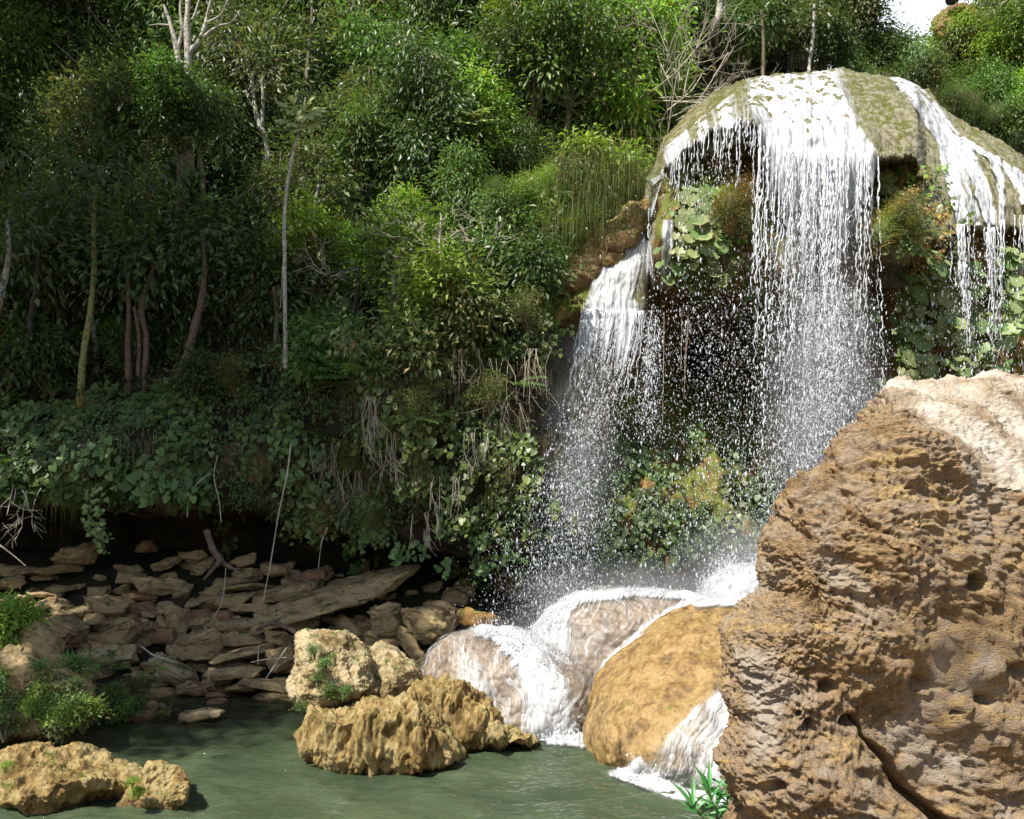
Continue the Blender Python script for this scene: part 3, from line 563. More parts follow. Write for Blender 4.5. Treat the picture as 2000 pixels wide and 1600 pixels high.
ST = [(22, 1141, 54, 26, 5, 's', 'thick rounded slab at the left edge under the overhang'), (80, 1130, 44, 11, 0, 's', 'thin flat slab beside the thick one under the left overhang'),
(90, 1161, 72, 15, -3, 's', 'long thin slab low in the dark left overhang'), (118, 1150, 50, 14, 5, 's', 'thin wedge slab deep in the left overhang'),
(48, 1167, 34, 12, 0, 's', 'small flat slab under the left overhang'), (42, 1182, 60, 15, 6, 's', 'low slab just above the bright fern'), (12, 1174, 40, 10, 0, 's', 'sliver of slab at the left frame edge'),
(50, 1115, 66, 20, 4, 's', 'broad brown ledge block at the upper left of the pile'), (112, 1112, 84, 20, 8, 's', 'flat ledge block right of the upper left one'),
(155, 1086, 90, 50, 5, 's', 'dark blocky rock under the hanging white-leaved vine'), (285, 1068, 38, 24, 0, 'r', 'small rounded rock high in the dark hollow'),
(325, 1101, 62, 20, 14, 's', 'tilted slab at the upper rim of the hollow'), (381, 1090, 50, 24, 5, 's', 'chunky stone left of the forked root'), (394, 1108, 46, 24, 24, 's', 'angular stone just under the forked root'),
(320, 1146, 108, 34, -3, 's', 'large broad slab jutting over the dark hollow'), (279, 1164, 62, 17, -6, 'r', 'thin reddish slab below the jutting broad slab'),
(282, 1188, 52, 26, -5, 'r', 'reddish wedge stone under the thin reddish slab'), (297, 1199, 30, 14, 5, 's', 'little flat stone left of the upright stone'), (320, 1188, 30, 24, 0, 's', 'small dark block left of the upright stone'),
(216, 1186, 92, 46, -12, 's', 'dark wide block at the back of the pile'), (183, 1180, 34, 32, 20, 's', 'dark angular stone at the back of the pile'), (160, 1198, 44, 28, -25, 's', 'dark tilted stone above the big tan block'),
(130, 1203, 52, 28, -10, 's', 'rounded stone behind the big tan block'), (125, 1235, 108, 70, -24, 's', 'big tan block leaning at the left of the pile'),
(192, 1213, 52, 28, -15, 's', 'flat stone right of the big tan block'), (347, 1213, 38, 68, 14, 's', 'upright pillar-like stone in the middle of the pile'), (363, 1198, 18, 22, 0, 's', 'small round stone touching the upright one'),
(317, 1215, 30, 22, 0, 's', 'square stone left of the upright stone'), (267, 1225, 94, 42, 4, 's', 'wide flat-topped block in the pile centre'), (231, 1246, 96, 54, 22, 's', 'slanting triangular block above the mossy stone'),
(320, 1244, 50, 32, 8, 'r', 'pitted reddish oval stone under the upright stone'), (180, 1247, 34, 24, 0, 's', 'small dull stone beside the big tan block'), (213, 1280, 112, 40, 4, 'b', 'sunlit mossy stone above the low green plants'),
(378, 1266, 104, 56, 14, 's', 'large block with overhanging front edge left of the stacked slabs'), (388, 1218, 50, 24, 6, 's', 'squarish stone above the large block'), (390, 1200, 44, 14, 3, 'r', 'flat reddish stone above the squarish one'),
(385, 1178, 46, 17, 4, 's', 'thin stone beside the long stacked slabs'), (447, 1172, 100, 26, 9, 's', 'rounded thick slab in the left of the stacked layers'), (455, 1135, 62, 14, 2, 's', 'upper thin slab above the crack in the stack'),
(478, 1147, 108, 14, 4, 's', 'long thin slab near the top of the stack'), (481, 1119, 40, 20, -4, 'b', 'small bright stone sitting on the stack'), (474, 1097, 62, 22, 6, 's', 'wedge stone beneath the soil bank'), (534, 1113, 58, 24, -6, 's', 'dark wedge stone behind the thin hanging vine'),
(437, 1200, 52, 17, 5, 'r', 'pinkish stone below the rounded thick slab'), (462, 1221, 108, 26, 2, 's', 'long curved slab in the middle of the stack'), (468, 1247, 98, 28, 0, 's', 'thick rectangular slab under the curved slab'),
(478, 1277, 112, 27, 10, 's', 'tilted lower slab resting on the pile'), (545, 1250, 48, 36, -10, 's', 'blocky stone at the right foot of the stack'), (545, 1289, 54, 46, 20, 's', 'leaning grey stone beside the pale upright boulder'),
(467, 1314, 92, 26, 8, 's', 'flat pale plank-like slab near the water'), (520, 1336, 94, 20, -11, 's', 'mossy slab dipping toward the pale upright boulder'), (342, 1312, 108, 38, -27, 'b', 'bright tan slab slanting to the water'),
(375, 1347, 58, 26, -10, 's', 'rounded stone at the foot of the bright tan slab'), (322, 1358, 58, 24, -6, 's', 'brown stone at the edge of the low plants'), (425, 1359, 38, 15, 0, 'r', 'upper one of two small reddish stones at the waterline'), (427, 1371, 36, 16, 4, 'r', 'lower one of two small reddish stones at the waterline'),
(534, 1362, 98, 22, 5, 's', 'flat stone at the waterline left of the pale upright boulder'), (283, 1392, 58, 36, 18, 'r', 'reddish pointed stone standing in the shallow water'), (400, 1396, 80, 26, 8, 'b', 'bright ridge of stone breaking the water surface'), (262, 1372, 62, 20, 0, 'r', 'wet stone below the drooping low plants'),
(470, 1345, 54, 18, 0, 's', 'mossy stone between the planks near the water'), (610, 1122, 56, 20, 5, 'r', 'reddish stone behind the curved pink root'), (560, 1156, 112, 30, 12, 's', 'tilted mossy slab above the great slanting slab'),
(490, 1187, 84, 18, 4, 's', 'slab wedged under the great slanting slab'), (665, 1160, 290, 44, 17, 's', 'great slanting slab, longest of the pile'), (580, 1222, 84, 26, 4, 's', 'dark stone in the shade of the great slab'), (608, 1207, 40, 16, 6, 's', 'small stone under the great slab'),
(685, 1225, 74, 34, -22, 's', 'angular block behind the pale upright boulder'), (703, 1211, 32, 22, 0, 'r', 'small reddish block behind the angular block'), (721, 1222, 26, 28, 0, 's', 'small grey block left of the tall lump'),
(760, 1216, 72, 68, 5, 's', 'tall ochre lump of rock at the right end of the pile'), (835, 1224, 100, 72, -8, 's', 'wide brown rock left of the wet boulder'), (858, 1190, 46, 28, 0, 's', 'small rock under the shaded leaves'),
(935, 1212, 84, 42, 0, 'o', 'orange-brown rock behind the wet boulder'), (803, 1262, 84, 30, -48, 's', 'slab standing on edge beside the wet boulder'), (752, 1256, 72, 16, -4, 's', 'flat slab behind the leaning boulder'), (772, 1240, 28, 20, 0, 's', 'small stone between the lump and the flat slab'), (727, 1243, 34, 26, 0, 's', 'small block above the leaning boulder')]
M['orange'] = rockmat('orange_brown_stone', [(.3, (.10, .05, .015)), (.5, (.30, .17, .05)), (.62, (.42, .28, .11))], 1.8, .35, bump=.9)
M['earth'] = rockmat('ochre_earth', [(.32, (.08, .045, .018)), (.45, (.27, .17, .06)), (.55, (.42, .31, .16)), (.66, (.24, .14, .05))], 2.2, .5, (.09, .13, .02), .9, 1., .05)  # tan-orange is the soil's own colour
for i, (a, b, w, h, t, m_, lb) in enumerate(ST):
    stone(a, b, w, h, t, {'s': 'slab', 'r': 'redslab', 'b': 'pale', 'o': 'orange'}[m_], lb, i, n=44 if w > 200 else (30 if w > 70 else 20))
rs = np.random.RandomState(8)
for i in range(210):
    a = rs.uniform(-60, 900); b = rs.uniform(1110, 1365)
    if a < 130 and b > 1200: continue
    P = hill_at(a, b); w = rs.uniform(22, 60)
    stone(a, b, w, w*rs.uniform(.3, .75), rs.uniform(-22, 22), 'slab', f'small brown rubble stone, {"far left" if a < 120 else "left" if a < 260 else "left-centre" if a < 400 else "centre" if a < 540 else "right-centre" if a < 700 else "right"} {"top" if b < 1170 else "middle" if b < 1270 else "bottom"} of the slab pile', 300+i, Y=P[1]-.05, n=12, group='rubble wedged between the slabs')
# ledge rocks of the shaded cliff base and the ochre outcrop beside the left fall
0 and rock_thing('rock_ledge', 'dark broken ledge forming the lip of the left overhang', 'slab', [(-100, 1070), (-40, 1052), (80, 1046), (180, 1056), (230, 1072), (180, 1092), (40, 1100)], 17.2, .6, 1., n=70, amp=(.1, .06, .03), seed=205, ch=.15)
rock_thing('earth_outcrop', 'bare reddish earth patch in the middle of the shaded cliff', 'redslab', [(420, 930), (440, 880), (480, 880), (520, 915), (530, 950), (480, 985), (430, 970)], 16.3, .35, .8, cat='outcrop', n=60, amp=(.12, .08, .03), seed=215, ch=.2)
rock_thing('earth_outcrop', 'bare reddish earth lump under the dry grass of the cliff', 'redslab', [(575, 1005), (600, 975), (640, 962), (690, 985), (705, 1020), (660, 1032), (600, 1030)], 16.35, .35, .8, cat='outcrop', n=60, amp=(.12, .08, .03), seed=225, ch=.2)
rock_thing('earth_outcrop', 'sunlit ochre outcrop left of the left waterfall', 'earth', [(1062, 560), (1080, 530), (1120, 495), (1160, 462), (1205, 430), (1250, 395), (1285, 395), (1262, 440), (1220, 480), (1180, 530), (1140, 575), (1100, 585)], 17.5, .5, .9, cat='outcrop', n=90, amp=(.12, .08, .03), seed=235, ch=.2, cen=(1165, 505))

# ------------------------------------------------------------------ falling water
def ribbon(L, R, nu=60, nv=120, off=.10, dens=None, start=0):
    L = np.array(L, float); R = np.array(R, float); t = np.linspace(0, len(L)-1, nv); b = np.arange(len(L))
    l = np.stack([crom(b, L[:, 0], t), crom(b, L[:, 1], t)], 1); r = np.stack([crom(b, R[:, 0], t), crom(b, R[:, 1], t)], 1)
    u = np.linspace(0, 1, nu)[:, None, None]; q = l[None]*(1-u)+r[None]*u; px, py = q[..., 0], q[..., 1]
    py = np.maximum(py, ytop(px)+1); Y = dome(px, py)-off; P = atn(px, py, Y)
    P[..., 1] -= .07*fbm(P.reshape(-1, 3)*[6, 2, 2], 3, 91).reshape(Y.shape)
    uu = np.broadcast_to(np.linspace(0, 1, nu)[:, None], Y.shape); vv = np.broadcast_to(t/(len(L)-1), Y.shape)
    wid = (r-l)[:, 0].mean()*.0105; ln = np.hypot(*np.diff(l, axis=0).T).sum()*.0105
    e = np.clip(np.minimum(uu, 1-uu)/.22, 0, 1)
    d = (dens(uu, vv) if dens else .9)*(.25+.75*e)
    return P.reshape(-1, 3), grid_faces(nu, nv), np.stack([uu*wid, vv*ln, d], -1).reshape(-1, 3)
def add_ribbon(root, name, mat, *a, **k):
    V, Fc, fl = ribbon(*a, **k); return put(name, V, Fc, M[mat], root, attrs={'flow': fl})
def drops(px, py, Y, size, rs):
    P = atn(px, py, Y); n = len(P); s = size*.86*rs.lognormal(0, .55, n); st = rs.uniform(1, 3.6, n)
    O = np.array([[1, 0, 0], [-1, 0, 0], [0, 1, 0], [0, -1, 0], [0, 0, 1], [0, 0, -1]], float)
    Sv = s[:, None, None]*np.ones((1, 1, 3)); Sv = Sv*np.stack([np.ones(n), np.ones(n), st], 1)[:, None]
    V = P[:, None]+O[None]*Sv
    Fo = np.array([[0, 2, 4], [2, 1, 4], [1, 3, 4], [3, 0, 4], [2, 0, 5], [1, 2, 5], [3, 1, 5], [0, 3, 5]])
    return V.reshape(-1, 3), (Fo[None]+(np.arange(n)*6)[:, None, None]).reshape(-1, 3)
def strands(specs, rs):
    """specs rows: px0, py0, Y0, py1, px1, radius, breakup start fraction"""
    Vs = []; Fs = []; k = 0
    for (a0, b0, Y0, b1, a1, rad, br) in specs:
        n = max(8, int((b1-b0)/4.5)); t = np.linspace(0, 1, n); z = b0+(b1-b0)*t
        ph = rs.uniform(0, 100, 3); wig = fbm(np.stack([t*0+ph[0], z*.035, t*0+ph[1]], 1), 3, 2)*9*(.15+t)
        zz = fbm(np.stack([t*0+ph[2], z*.09, t*0], 1), 2, 5)*2.5*(.1+t)
        px = a0+(a1-a0)*t**1.3+wig+zz; Y = Y0-.5*np.sqrt(t+.001)*(b1-b0)/500+wig*.004; P = atn(px, z, Y)
        nn = fbm(np.stack([t*0+ph[1], z*.12, t*0+ph[2]], 1), 3, 8)
        r = rad*(1-.45*t)*np.clip(1+nn*1.6-2.2*np.clip(t-br, 0, 1)-.1, 0, 2.2)
        ok = r > rad*.22; r = np.maximum(r, .0008)
        c = np.array([[1, 0], [0, .8], [-1, 0], [0, -.8]])
        V = P[:, None]+np.concatenate([c[None]*r[:, None, None], np.zeros((n, 4, 1))], 2)
        i = np.arange(n-1)[ok[:-1] & ok[1:]][:, None]*4; j = np.arange(4)[None]
        f = np.stack([i+j, i+(j+1) % 4, i+4+(j+1) % 4, i+4+j], -1).reshape(-1, 4)+k
        Vs.append(V.reshape(-1, 3)); Fs.append(f); k += n*4
    return np.concatenate(Vs), np.concatenate(Fs)
def curtain(pxa, pxb, pa, pb, y1, spread, dens, nu=90, nv=140, dy=.25, ph=0.):
    """free hanging alpha curtain from a lip line"""
    u = np.linspace(0, 1, nu)[:, None]; v = np.linspace(0, 1, nv)[None]; px0 = pxa+(pxb-pxa)*u
    py0 = np.interp(px0, [pxa, (pxa+pxb)/2, pxb], [pa, (pa+pb)/2, pb]) if pa else ylip(px0)-30
    Y0 = dome(px0, ylip(px0)-8, False)-dy; py = py0+(y1-py0)*v; px = px0+spread(u)*v**1.2
    Y = Y0-.45*np.sqrt(v)+0*px
    if not pa: Y = np.where(py < ylip(px0)-5, dome(px, py)-dy*.4-.08, Y)
    P = atn(px, py, Y); P[..., 1] += .10*fbm(P.reshape(-1, 3)*[5, 1, .6]+ph, 3, 7).reshape(Y.shape)
    e = np.clip(np.minimum(u, 1-u)/.15, 0, 1); d = dens(u, v)*(.3+.7*e)*(.35+.65*sm(0, .09, v))
    fl = np.stack([(px0-pxa)*.0105+0*v+ph, v*(y1-py0)*.0105, d+0*u*v], -1).reshape(-1, 3)
    return P.reshape(-1, 3), grid_faces(nu, nv), fl
rs = np.random.RandomState(77)
def lump(u, s): u = np.asarray(u, float); return fbm(np.stack([u.ravel()*7, u.ravel()*0+s*3.3, u.ravel()*0], 1), 3, s).reshape(u.shape)
def lipY(p): return float(dome(p, ylip(p)-8, False))
# central waterfall
wf = empty('waterfall', at(1600, 300, 15.3), 'wide white main waterfall spilling over the domed rock', 'waterfall')
add_ribbon(wf, 'water_sheet', 'foam', [(1450, 150), (1448, 180), (1458, 215), (1476, 250), (1484, 292)], [(1648, 130), (1664, 180), (1684, 228), (1706, 275), (1722, 316)], nu=140, nv=110, off=.10,
           dens=lambda u, v: .90+.25*lump(u, 7)+.1*v)
add_ribbon(wf, 'water_veil', 'veil', [(1282, 300), (1288, 315), (1294, 330), (1300, 338)], [(1475, 148), (1480, 180), (1484, 215), (1488, 262)], nu=150, nv=70, off=.08, dens=lambda u, v: .50+.3*v**2+.25*(u < .3)+.3*lump(u, 9))
V, Fc, fl = curtain(1482, 1716, None, None, 560, lambda u: (u-.5)*-14-8, lambda u, v: .95-.92*v**.6+.45*lump(u, 1)*(v+.12), dy=.15); put('falling_curtain', V, Fc, M['foam'], wf, attrs={'flow': fl})
V, Fc, fl = curtain(1490, 1700, None, None, 700, lambda u: (u-.5)*10-18, lambda u, v: .66-.62*v+.4*lump(u, 2), dy=.4, ph=4.); put('falling_curtain', V, Fc, M['veil'], wf, attrs={'flow': fl})
V, Fc, fl = curtain(1545, 1700, 540, 500, 960, lambda u: (u-.5)*30-20, lambda u, v: (.5-.48*v)*sm(0, .15, v)+.35*lump(u, 3)*v*(1-v), dy=.9, ph=9.); put('falling_curtain', V, Fc, M['veil'], wf, attrs={'flow': fl})
sp = []
for i in range(135):
    p = np.clip(rs.normal(1598, 62), 1486, 1716); sp.append((p, ylip(p)-5, lipY(p)-rs.uniform(.1, .9), rs.choice([520, 620, 760, 900])+rs.uniform(-60, 60), p+(p-1610)*.12-rs.uniform(0, 20), rs.uniform(.007, .017), rs.uniform(.3, .8)))
V, Fc = strands(sp, rs); put('water_strands', V, Fc, M['drop'], wf)
sp = []
for i in range(85):
    p = rs.uniform(1284, 1486); sp.append((p, ylip(p)-4, lipY(p)-rs.uniform(.05, .3), ylip(p)+rs.choice([45, 90, 190])+rs.uniform(-15, 40), p-rs.uniform(0, 6), rs.uniform(.005, .011), rs.uniform(.2, .6)))
for p in (1270, 1273): sp.append((p, 350, lipY(p)-.3, 520, p-6, .02, .8))
V, Fc = strands(sp, rs); put('water_strands', V, Fc, M['drop'], wf)
def cloud(n, cx0, cx1, sx, y0, y1, Ya, Yb, size, pw=1.):
    t = rs.rand(n)**pw; return rs.normal(0, 1, n)*sx*(.7+.6*t)+cx0+(cx1-cx0)*t, y0+(y1-y0)*t+np.abs(rs.normal(0, 1, n))*(y1-y0)*.16, rs.uniform(Ya, Yb, n), size
Ds = [cloud(12000, 1600, 1595, 55, 320, 900, 14.4, 16.4, .0058), cloud(26000, 1635, 1600, 44, 540, 1000, 14.2, 16.0, .0050),
      cloud(7000, 1560, 1560, 110, 420, 1120, 14.2, 16.6, .0048), cloud(3500, 1400, 1400, 75, 290, 640, 15.4, 16.6, .0062), cloud(9000, 1400, 1380, 110, 560, 1150, 14.5, 17.2, .0046)]
for q in Ds:
    V, Fc = drops(*q, rs); tag(put('spray', V, Fc, M['drop'], wf, False), None, None, kind='stuff')
# left waterfall
wl_ = empty('waterfall', at(1210, 605, 16.6), 'narrow white waterfall sliding off the ledge left of the dome', 'waterfall')
add_ribbon(wl_, 'water_sheet', 'foam', [(1262, 414), (1226, 450), (1185, 502), (1152, 560), (1136, 612)], [(1270, 420), (1262, 460), (1256, 505), (1242, 560), (1230, 616)], nu=70, nv=110, off=.12, dens=lambda u, v: .98)
add_ribbon(wl_, 'water_veil', 'veil', [(1255, 470), (1246, 520), (1235, 570), (1225, 610)], [(1272, 470), (1282, 520), (1290, 560), (1290, 606)], nu=40, nv=60, off=.10, dens=lambda u, v: .60-.3*v)
add_ribbon(wl_, 'water_veil', 'veil', [(1290, 430), (1286, 480), (1284, 520), (1280, 570)], [(1318, 430), (1320, 480), (1318, 520), (1312, 570)], nu=30, nv=60, off=.08, dens=lambda u, v: .62-.1*v)
add_ribbon(wl_, 'water_veil', 'foam', [(1274, 348), (1266, 380), (1258, 418)], [(1300, 338), (1286, 378), (1274, 425)], nu=24, nv=60, off=.12, dens=lambda u, v: .85)
V, Fc, fl = curtain(1136, 1262, None, None, 790, lambda u: -20-14*u, lambda u, v: .8-.78*v+.3*lump(u, 4), dy=.1, nu=60, nv=70, ph=2.); put('falling_curtain', V, Fc, M['veil'], wl_, attrs={'flow': fl})
sp = []
for i in range(120):
    p = rs.uniform(1136, 1258) if i < 112 else rs.uniform(1255, 1292); L = rs.choice([690, 760, 850])+rs.uniform(-40, 40)
    sp.append((p, 606, lipY(p)-rs.uniform(.0, .35), L, p-(L-600)*rs.uniform(.14, .24), rs.uniform(.006, .013), rs.uniform(.3, .7)))
V, Fc = strands(sp, rs); put('water_strands', V, Fc, M['drop'], wl_)
for q in [cloud(8000, 1200, 1080, 34, 600, 1150, 15.2, 16.6, .0050), cloud(5000, 1130, 1070, 36, 760, 1180, 15.0, 16.4, .005), cloud(1500, 1275, 1262, 12, 600, 820, 15.6, 16.6, .006), cloud(5000, 1080, 1050, 60, 900, 1200, 14.5, 16, .005)]:
    V, Fc = drops(*q, rs); tag(put('spray', V, Fc, M['drop'], wl_, False), None, None, kind='stuff')
# right waterfall
wr_ = empty('waterfall', at(1880, 430, 16.3), 'branching white streams running down the right flank of the dome', 'waterfall')
def branch(pts, w, d=.95, off=.14, mat='foam'):
    L = [(x-w[i], y) for i, (x, y) in enumerate(pts)]; R = [(x+w[i], y) for i, (x, y) in enumerate(pts)]
    add_ribbon(wr_, 'water_stream', mat, L, R, nu=34, nv=120, off=off, dens=lambda u, v: d)
branch([(1754, 152), (1782, 178), (1815, 215), (1840, 252), (1858, 285)], [22, 25, 26, 27, 26])
branch([(1846, 262), (1852, 310), (1862, 360), (1876, 412), (1880, 440)], [20, 17, 16, 13, 10])
branch([(1866, 275), (1893, 315), (1915, 360), (1930, 410), (1938, 446)], [22, 20, 17, 15, 12])
branch([(1868, 268), (1915, 295), (1958, 318), (1990, 350), (2012, 400)], [16, 15, 14, 17, 20], .85)
branch([(1930, 300), (1948, 335), (1955, 370), (1958, 440)], [9, 9, 8, 6], .8)
branch([(1870, 300), (1880, 350), (1895, 400), (1905, 440)], [16, 18, 18, 18], .55, .11, 'veil')
sp = []
for (p, y0, x1, n, sd) in ((1876, 438, 1900, 26, 5), (1936, 444, 1945, 22, 8), (1958, 430, 1952, 6, 4), (2005, 420, 2010, 10, 10), (1900, 440, 1905, 8, 14)):
    for i in range(n):
        q = p+rs.normal(0, sd); L = rs.choice([520, 600, 730])+rs.uniform(-30, 30); sp.append((q, y0, lipY(p)-.3-rs.uniform(0, .3), L, q+(x1-p)*(L-440)/290, rs.uniform(.006, .013), rs.uniform(.35, .8)))
V, Fc = strands(sp, rs); put('water_strands', V, Fc, M['drop'], wr_)
V, Fc = drops(*cloud(3500, 1890, 1890, 75, 450, 760, 14.8, 16.6, .0055), rs); tag(put('spray', V, Fc, M['drop'], wr_, False), None, None, kind='stuff')
# side jet striking the mossy curtain
# lower cascade over the wet boulders
cs = empty('cascade', at(1150, 1430, 11.5), 'white cascade fanning over the wet boulders into the pool', 'cascade')
def film(key, lines, off=.03, mat='film', amb=None, extra=None, ang=0.):
    o, V, Fc = B[key]; N = normals(V, Fc)
    if ((V-V.mean(0))*N).sum() < 0: N = -N
    px = 1000+V[:, 0]/V[:, 1]*F0; py = HY-(V[:, 2]-CH)*F0/V[:, 1]; best = np.full(len(V), -9.); _ca, _sa = math.cos(ang), math.sin(ang); wob = fbm(V*1.3, 2, 12)*.25; fu = (px*_ca+py*_sa)*.008+wob; fv = (-px*_sa+py*_ca)*.008
    for ln in lines:
        s0 = 0
        for (x0, y0, w0, d0), (x1, y1, w1, d1) in zip(ln[:-1], ln[1:]):
            L = math.hypot(x1-x0, y1-y0); t = np.clip(((px-x0)*(x1-x0)+(py-y0)*(y1-y0))/L**2, 0, 1)
            sd = ((px-x0)*(y1-y0)-(py-y0)*(x1-x0))/L; dist = np.hypot(px-x0-t*(x1-x0), py-y0-t*(y1-y0)); w = w0+(w1-w0)*t
            dd = (d0+(d1-d0)*t)*np.clip(1.3-dist/w*.8, 0, 1); best = np.maximum(best, dd)
    if amb is not None: best = np.maximum(best, amb)
    if extra is not None: best = np.maximum(best, extra(px, py))
    keep = (best[Fc].max(1) > .12) & (N[Fc[:, 0], 1] < .5)
    F2 = Fc[keep]; used = np.unique(F2); mp = np.full(len(V), -1); mp[used] = np.arange(len(used))
    V2 = V+N*(off+.04*np.clip(best, 0, 1))[:, None]
    put('water_film', V2[used], mp[F2], M[mat], cs, attrs={'flow': np.stack([fu, fv, best], 1)[used]})
film('B', [[(940, 1236, 14, .75), (985, 1245, 24, .9), (1035, 1285, 44, .85), (1065, 1350, 50, .75), (1078, 1420, 58, .82), (1085, 1470, 74, 1.0)], [(900, 1260, 30, .45), (925, 1330, 45, .48), (945, 1400, 50, .5)], [(1130, 1320, 30, .42), (1135, 1440, 30, .5)]], amb=.385)
film('C', [[(1480, 1168, 20, .8), (1330, 1166, 13, .66), (1240, 1160, 11, .62), (1130, 1172, 16, .7), (1080, 1205, 20, .75), (1045, 1250, 26, .75)], [(1095, 1200, 30, .65), (1085, 1290, 40, .62)],
           [(1350, 1180, 14, .7), (1260, 1230, 14, .7), (1190, 1300, 15, .8), (1150, 1360, 20, .9), (1120, 1430, 28, .95)]], amb=.375, ang=.25)
film('D', [[(1500, 1115, 30, .85), (1430, 1118, 20, .8), (1390, 1150, 20, .65), (1380, 1200, 24, .6)], [(1440, 1130, 60, .68), (1430, 1190, 60, .68)]], amb=.4)
Ab = lambda y: np.interp(y, [1170, 1200, 1260, 1300, 1340, 1420, 1490, 1530], [1452, 1462, 1466, 1440, 1392, 1300, 1240, 1212])
film('A', [[(1455, 1180, 14, .85), (1440, 1178, 10, .9), (1360, 1186, 8, .6)], [(1252, 1488, 12, .9), (1225, 1508, 12, 1.)]],
     extra=lambda x, y: np.clip((x-Ab(y))/30, 0, 1)*(.50+.24*np.clip((x-1370)/60, 0, 1)+.15*sm(1490, 1560, y)+.10*fbm(np.stack([x*.02, y*.02, x*0], 1), 3, 4)), ang=.5)
# foam where the cascade meets the pool
def foam_patch(line, w, dens=.95):
    P = np.array([[at(x, y, 4800/(y-1000))[0], 4800/(y-1000)] for x, y in line]); t = np.linspace(0, len(P)-1, 90); b = np.arange(len(P))
    C_ = np.stack([crom(b, P[:, 0], t), crom(b, P[:, 1], t)], 1); T = unit(np.gradient(C_, axis=0)); Nn_ = np.stack([-T[:, 1], T[:, 0]], 1)
    u = np.linspace(-1, 1, 24); Q = C_[:, None]+Nn_[:, None]*(u*w)[None, :, None]; z = .03+.05*(1-u**2)[None]*np.abs(fbm(np.concatenate([Q.reshape(-1, 2), np.zeros((Q.shape[0]*24, 1))], 1)*7, 3, 3)).reshape(90, 24)
    V = np.concatenate([Q, z[..., None]], 2).reshape(-1, 3); e = 1-np.abs(u)**2; d = dens*(e[None]*.9+.0)*np.clip(np.minimum(t, t[-1]-t)/.4+.3, 0, 1)[:, None]
    put('foam', V, grid_faces(90, 24), M['film'], cs, attrs={'flow': np.concatenate([Q*.5, d[..., None]], 2).reshape(-1, 3)})
foam_patch([(1030, 1438), (1070, 1442), (1110, 1446), (1150, 1447)], .30, 1.2)
foam_patch([(1195, 1508), (1260, 1530), (1330, 1556), (1430, 1572)], .26, 1.1)
foam_patch([(1060, 1452), (1110, 1456), (1160, 1462)], .25, .7)
def splash(n, xs, ys, up, Ya, Yb, size):
    px = np.interp(rs.rand(n), np.linspace(0, 1, len(xs)), xs)+rs.normal(size=n)*6; return px, np.interp(px, xs, ys)-rs.exponential(up, n)+4, rs.uniform(Ya, Yb, n), size
for q in [splash(3500, [1030, 1060, 1100, 1150, 1240, 1330, 1420], [1250, 1215, 1182, 1164, 1158, 1166, 1178], 9, 12.3, 13.0, .004), splash(2500, [930, 975, 1050, 1110], [1238, 1236, 1258, 1295], 9, 11.0, 12., .004), splash(4500, [1360, 1385, 1410, 1440, 1500, 1560], [1180, 1150, 1125, 1114, 1112, 1118], 16, 13.6, 14.5, .0048), splash(1500, [1040, 1090, 1150], [1440, 1446, 1444], 10, 10.6, 11, .005), splash(1500, [1220, 1300, 1430], [1512, 1540, 1570], 9, 9., 9.6, .0045)]:
    V, Fc = drops(*q, rs); tag(put('spray', V, Fc, M['drop'], cs, False), None, None, kind='stuff')

# fine mist hanging where the falls strike the rocks
def mist(c, r, dens, label):
    m = Mt('drifting_mist'); tc = m.n('TexCoord').outputs['Object']; q = m.n('Mapping', {'Vector': tc, 'Scale': tuple(1/x for x in r)}).outputs[0]
    ln = m.n('VectorMath', {0: q}, operation='LENGTH').outputs['Value']; nz = m.noise(tc, 1.6, 3)
    dd = m.math('MULTIPLY', m.math('POWER', m.rng(ln, 1., 0., 0., 1.), 1.5), m.math('MULTIPLY', m.rng(nz, .35, .65, .3, 1.7), dens))
    v = m.n('VolumePrincipled', {'Color': (.95, .96, 1, 1), 'Density': dd, 'Anisotropy': .2}); m.t.links.new(v.outputs[0], m.out.inputs['Volume'])
    D, Fc = cubesphere(8); tag(obj('mist', mesh('mist', D*np.array(r), Fc, m.m), None, c), label, 'mist', kind='stuff')
mist(at(1240, 1165, 13.1), (2.3, .9, .75), 1.1, 'fine white mist over the middle of the cascade')
mist(at(1470, 1100, 14.4), (1.6, .9, 1.1), 1.3, 'white mist where the main fall lands')
mist(at(1610, 800, 15.2), (1.3, .8, 3.2), 1.9, 'thin mist column within the lower main fall')
mist(at(1600, 470, 15.4), (1.1, .8, 1.9), 1.0, 'thin spray haze in front of the main fall')
mist(at(1050, 1260, 12.0), (1.3, .8, .7), .9, 'thin mist over the left cascade boulder')
mist(at(1130, 900, 15.8), (1.0, .8, 3.0), .5, 'thin spray haze around the left fall')

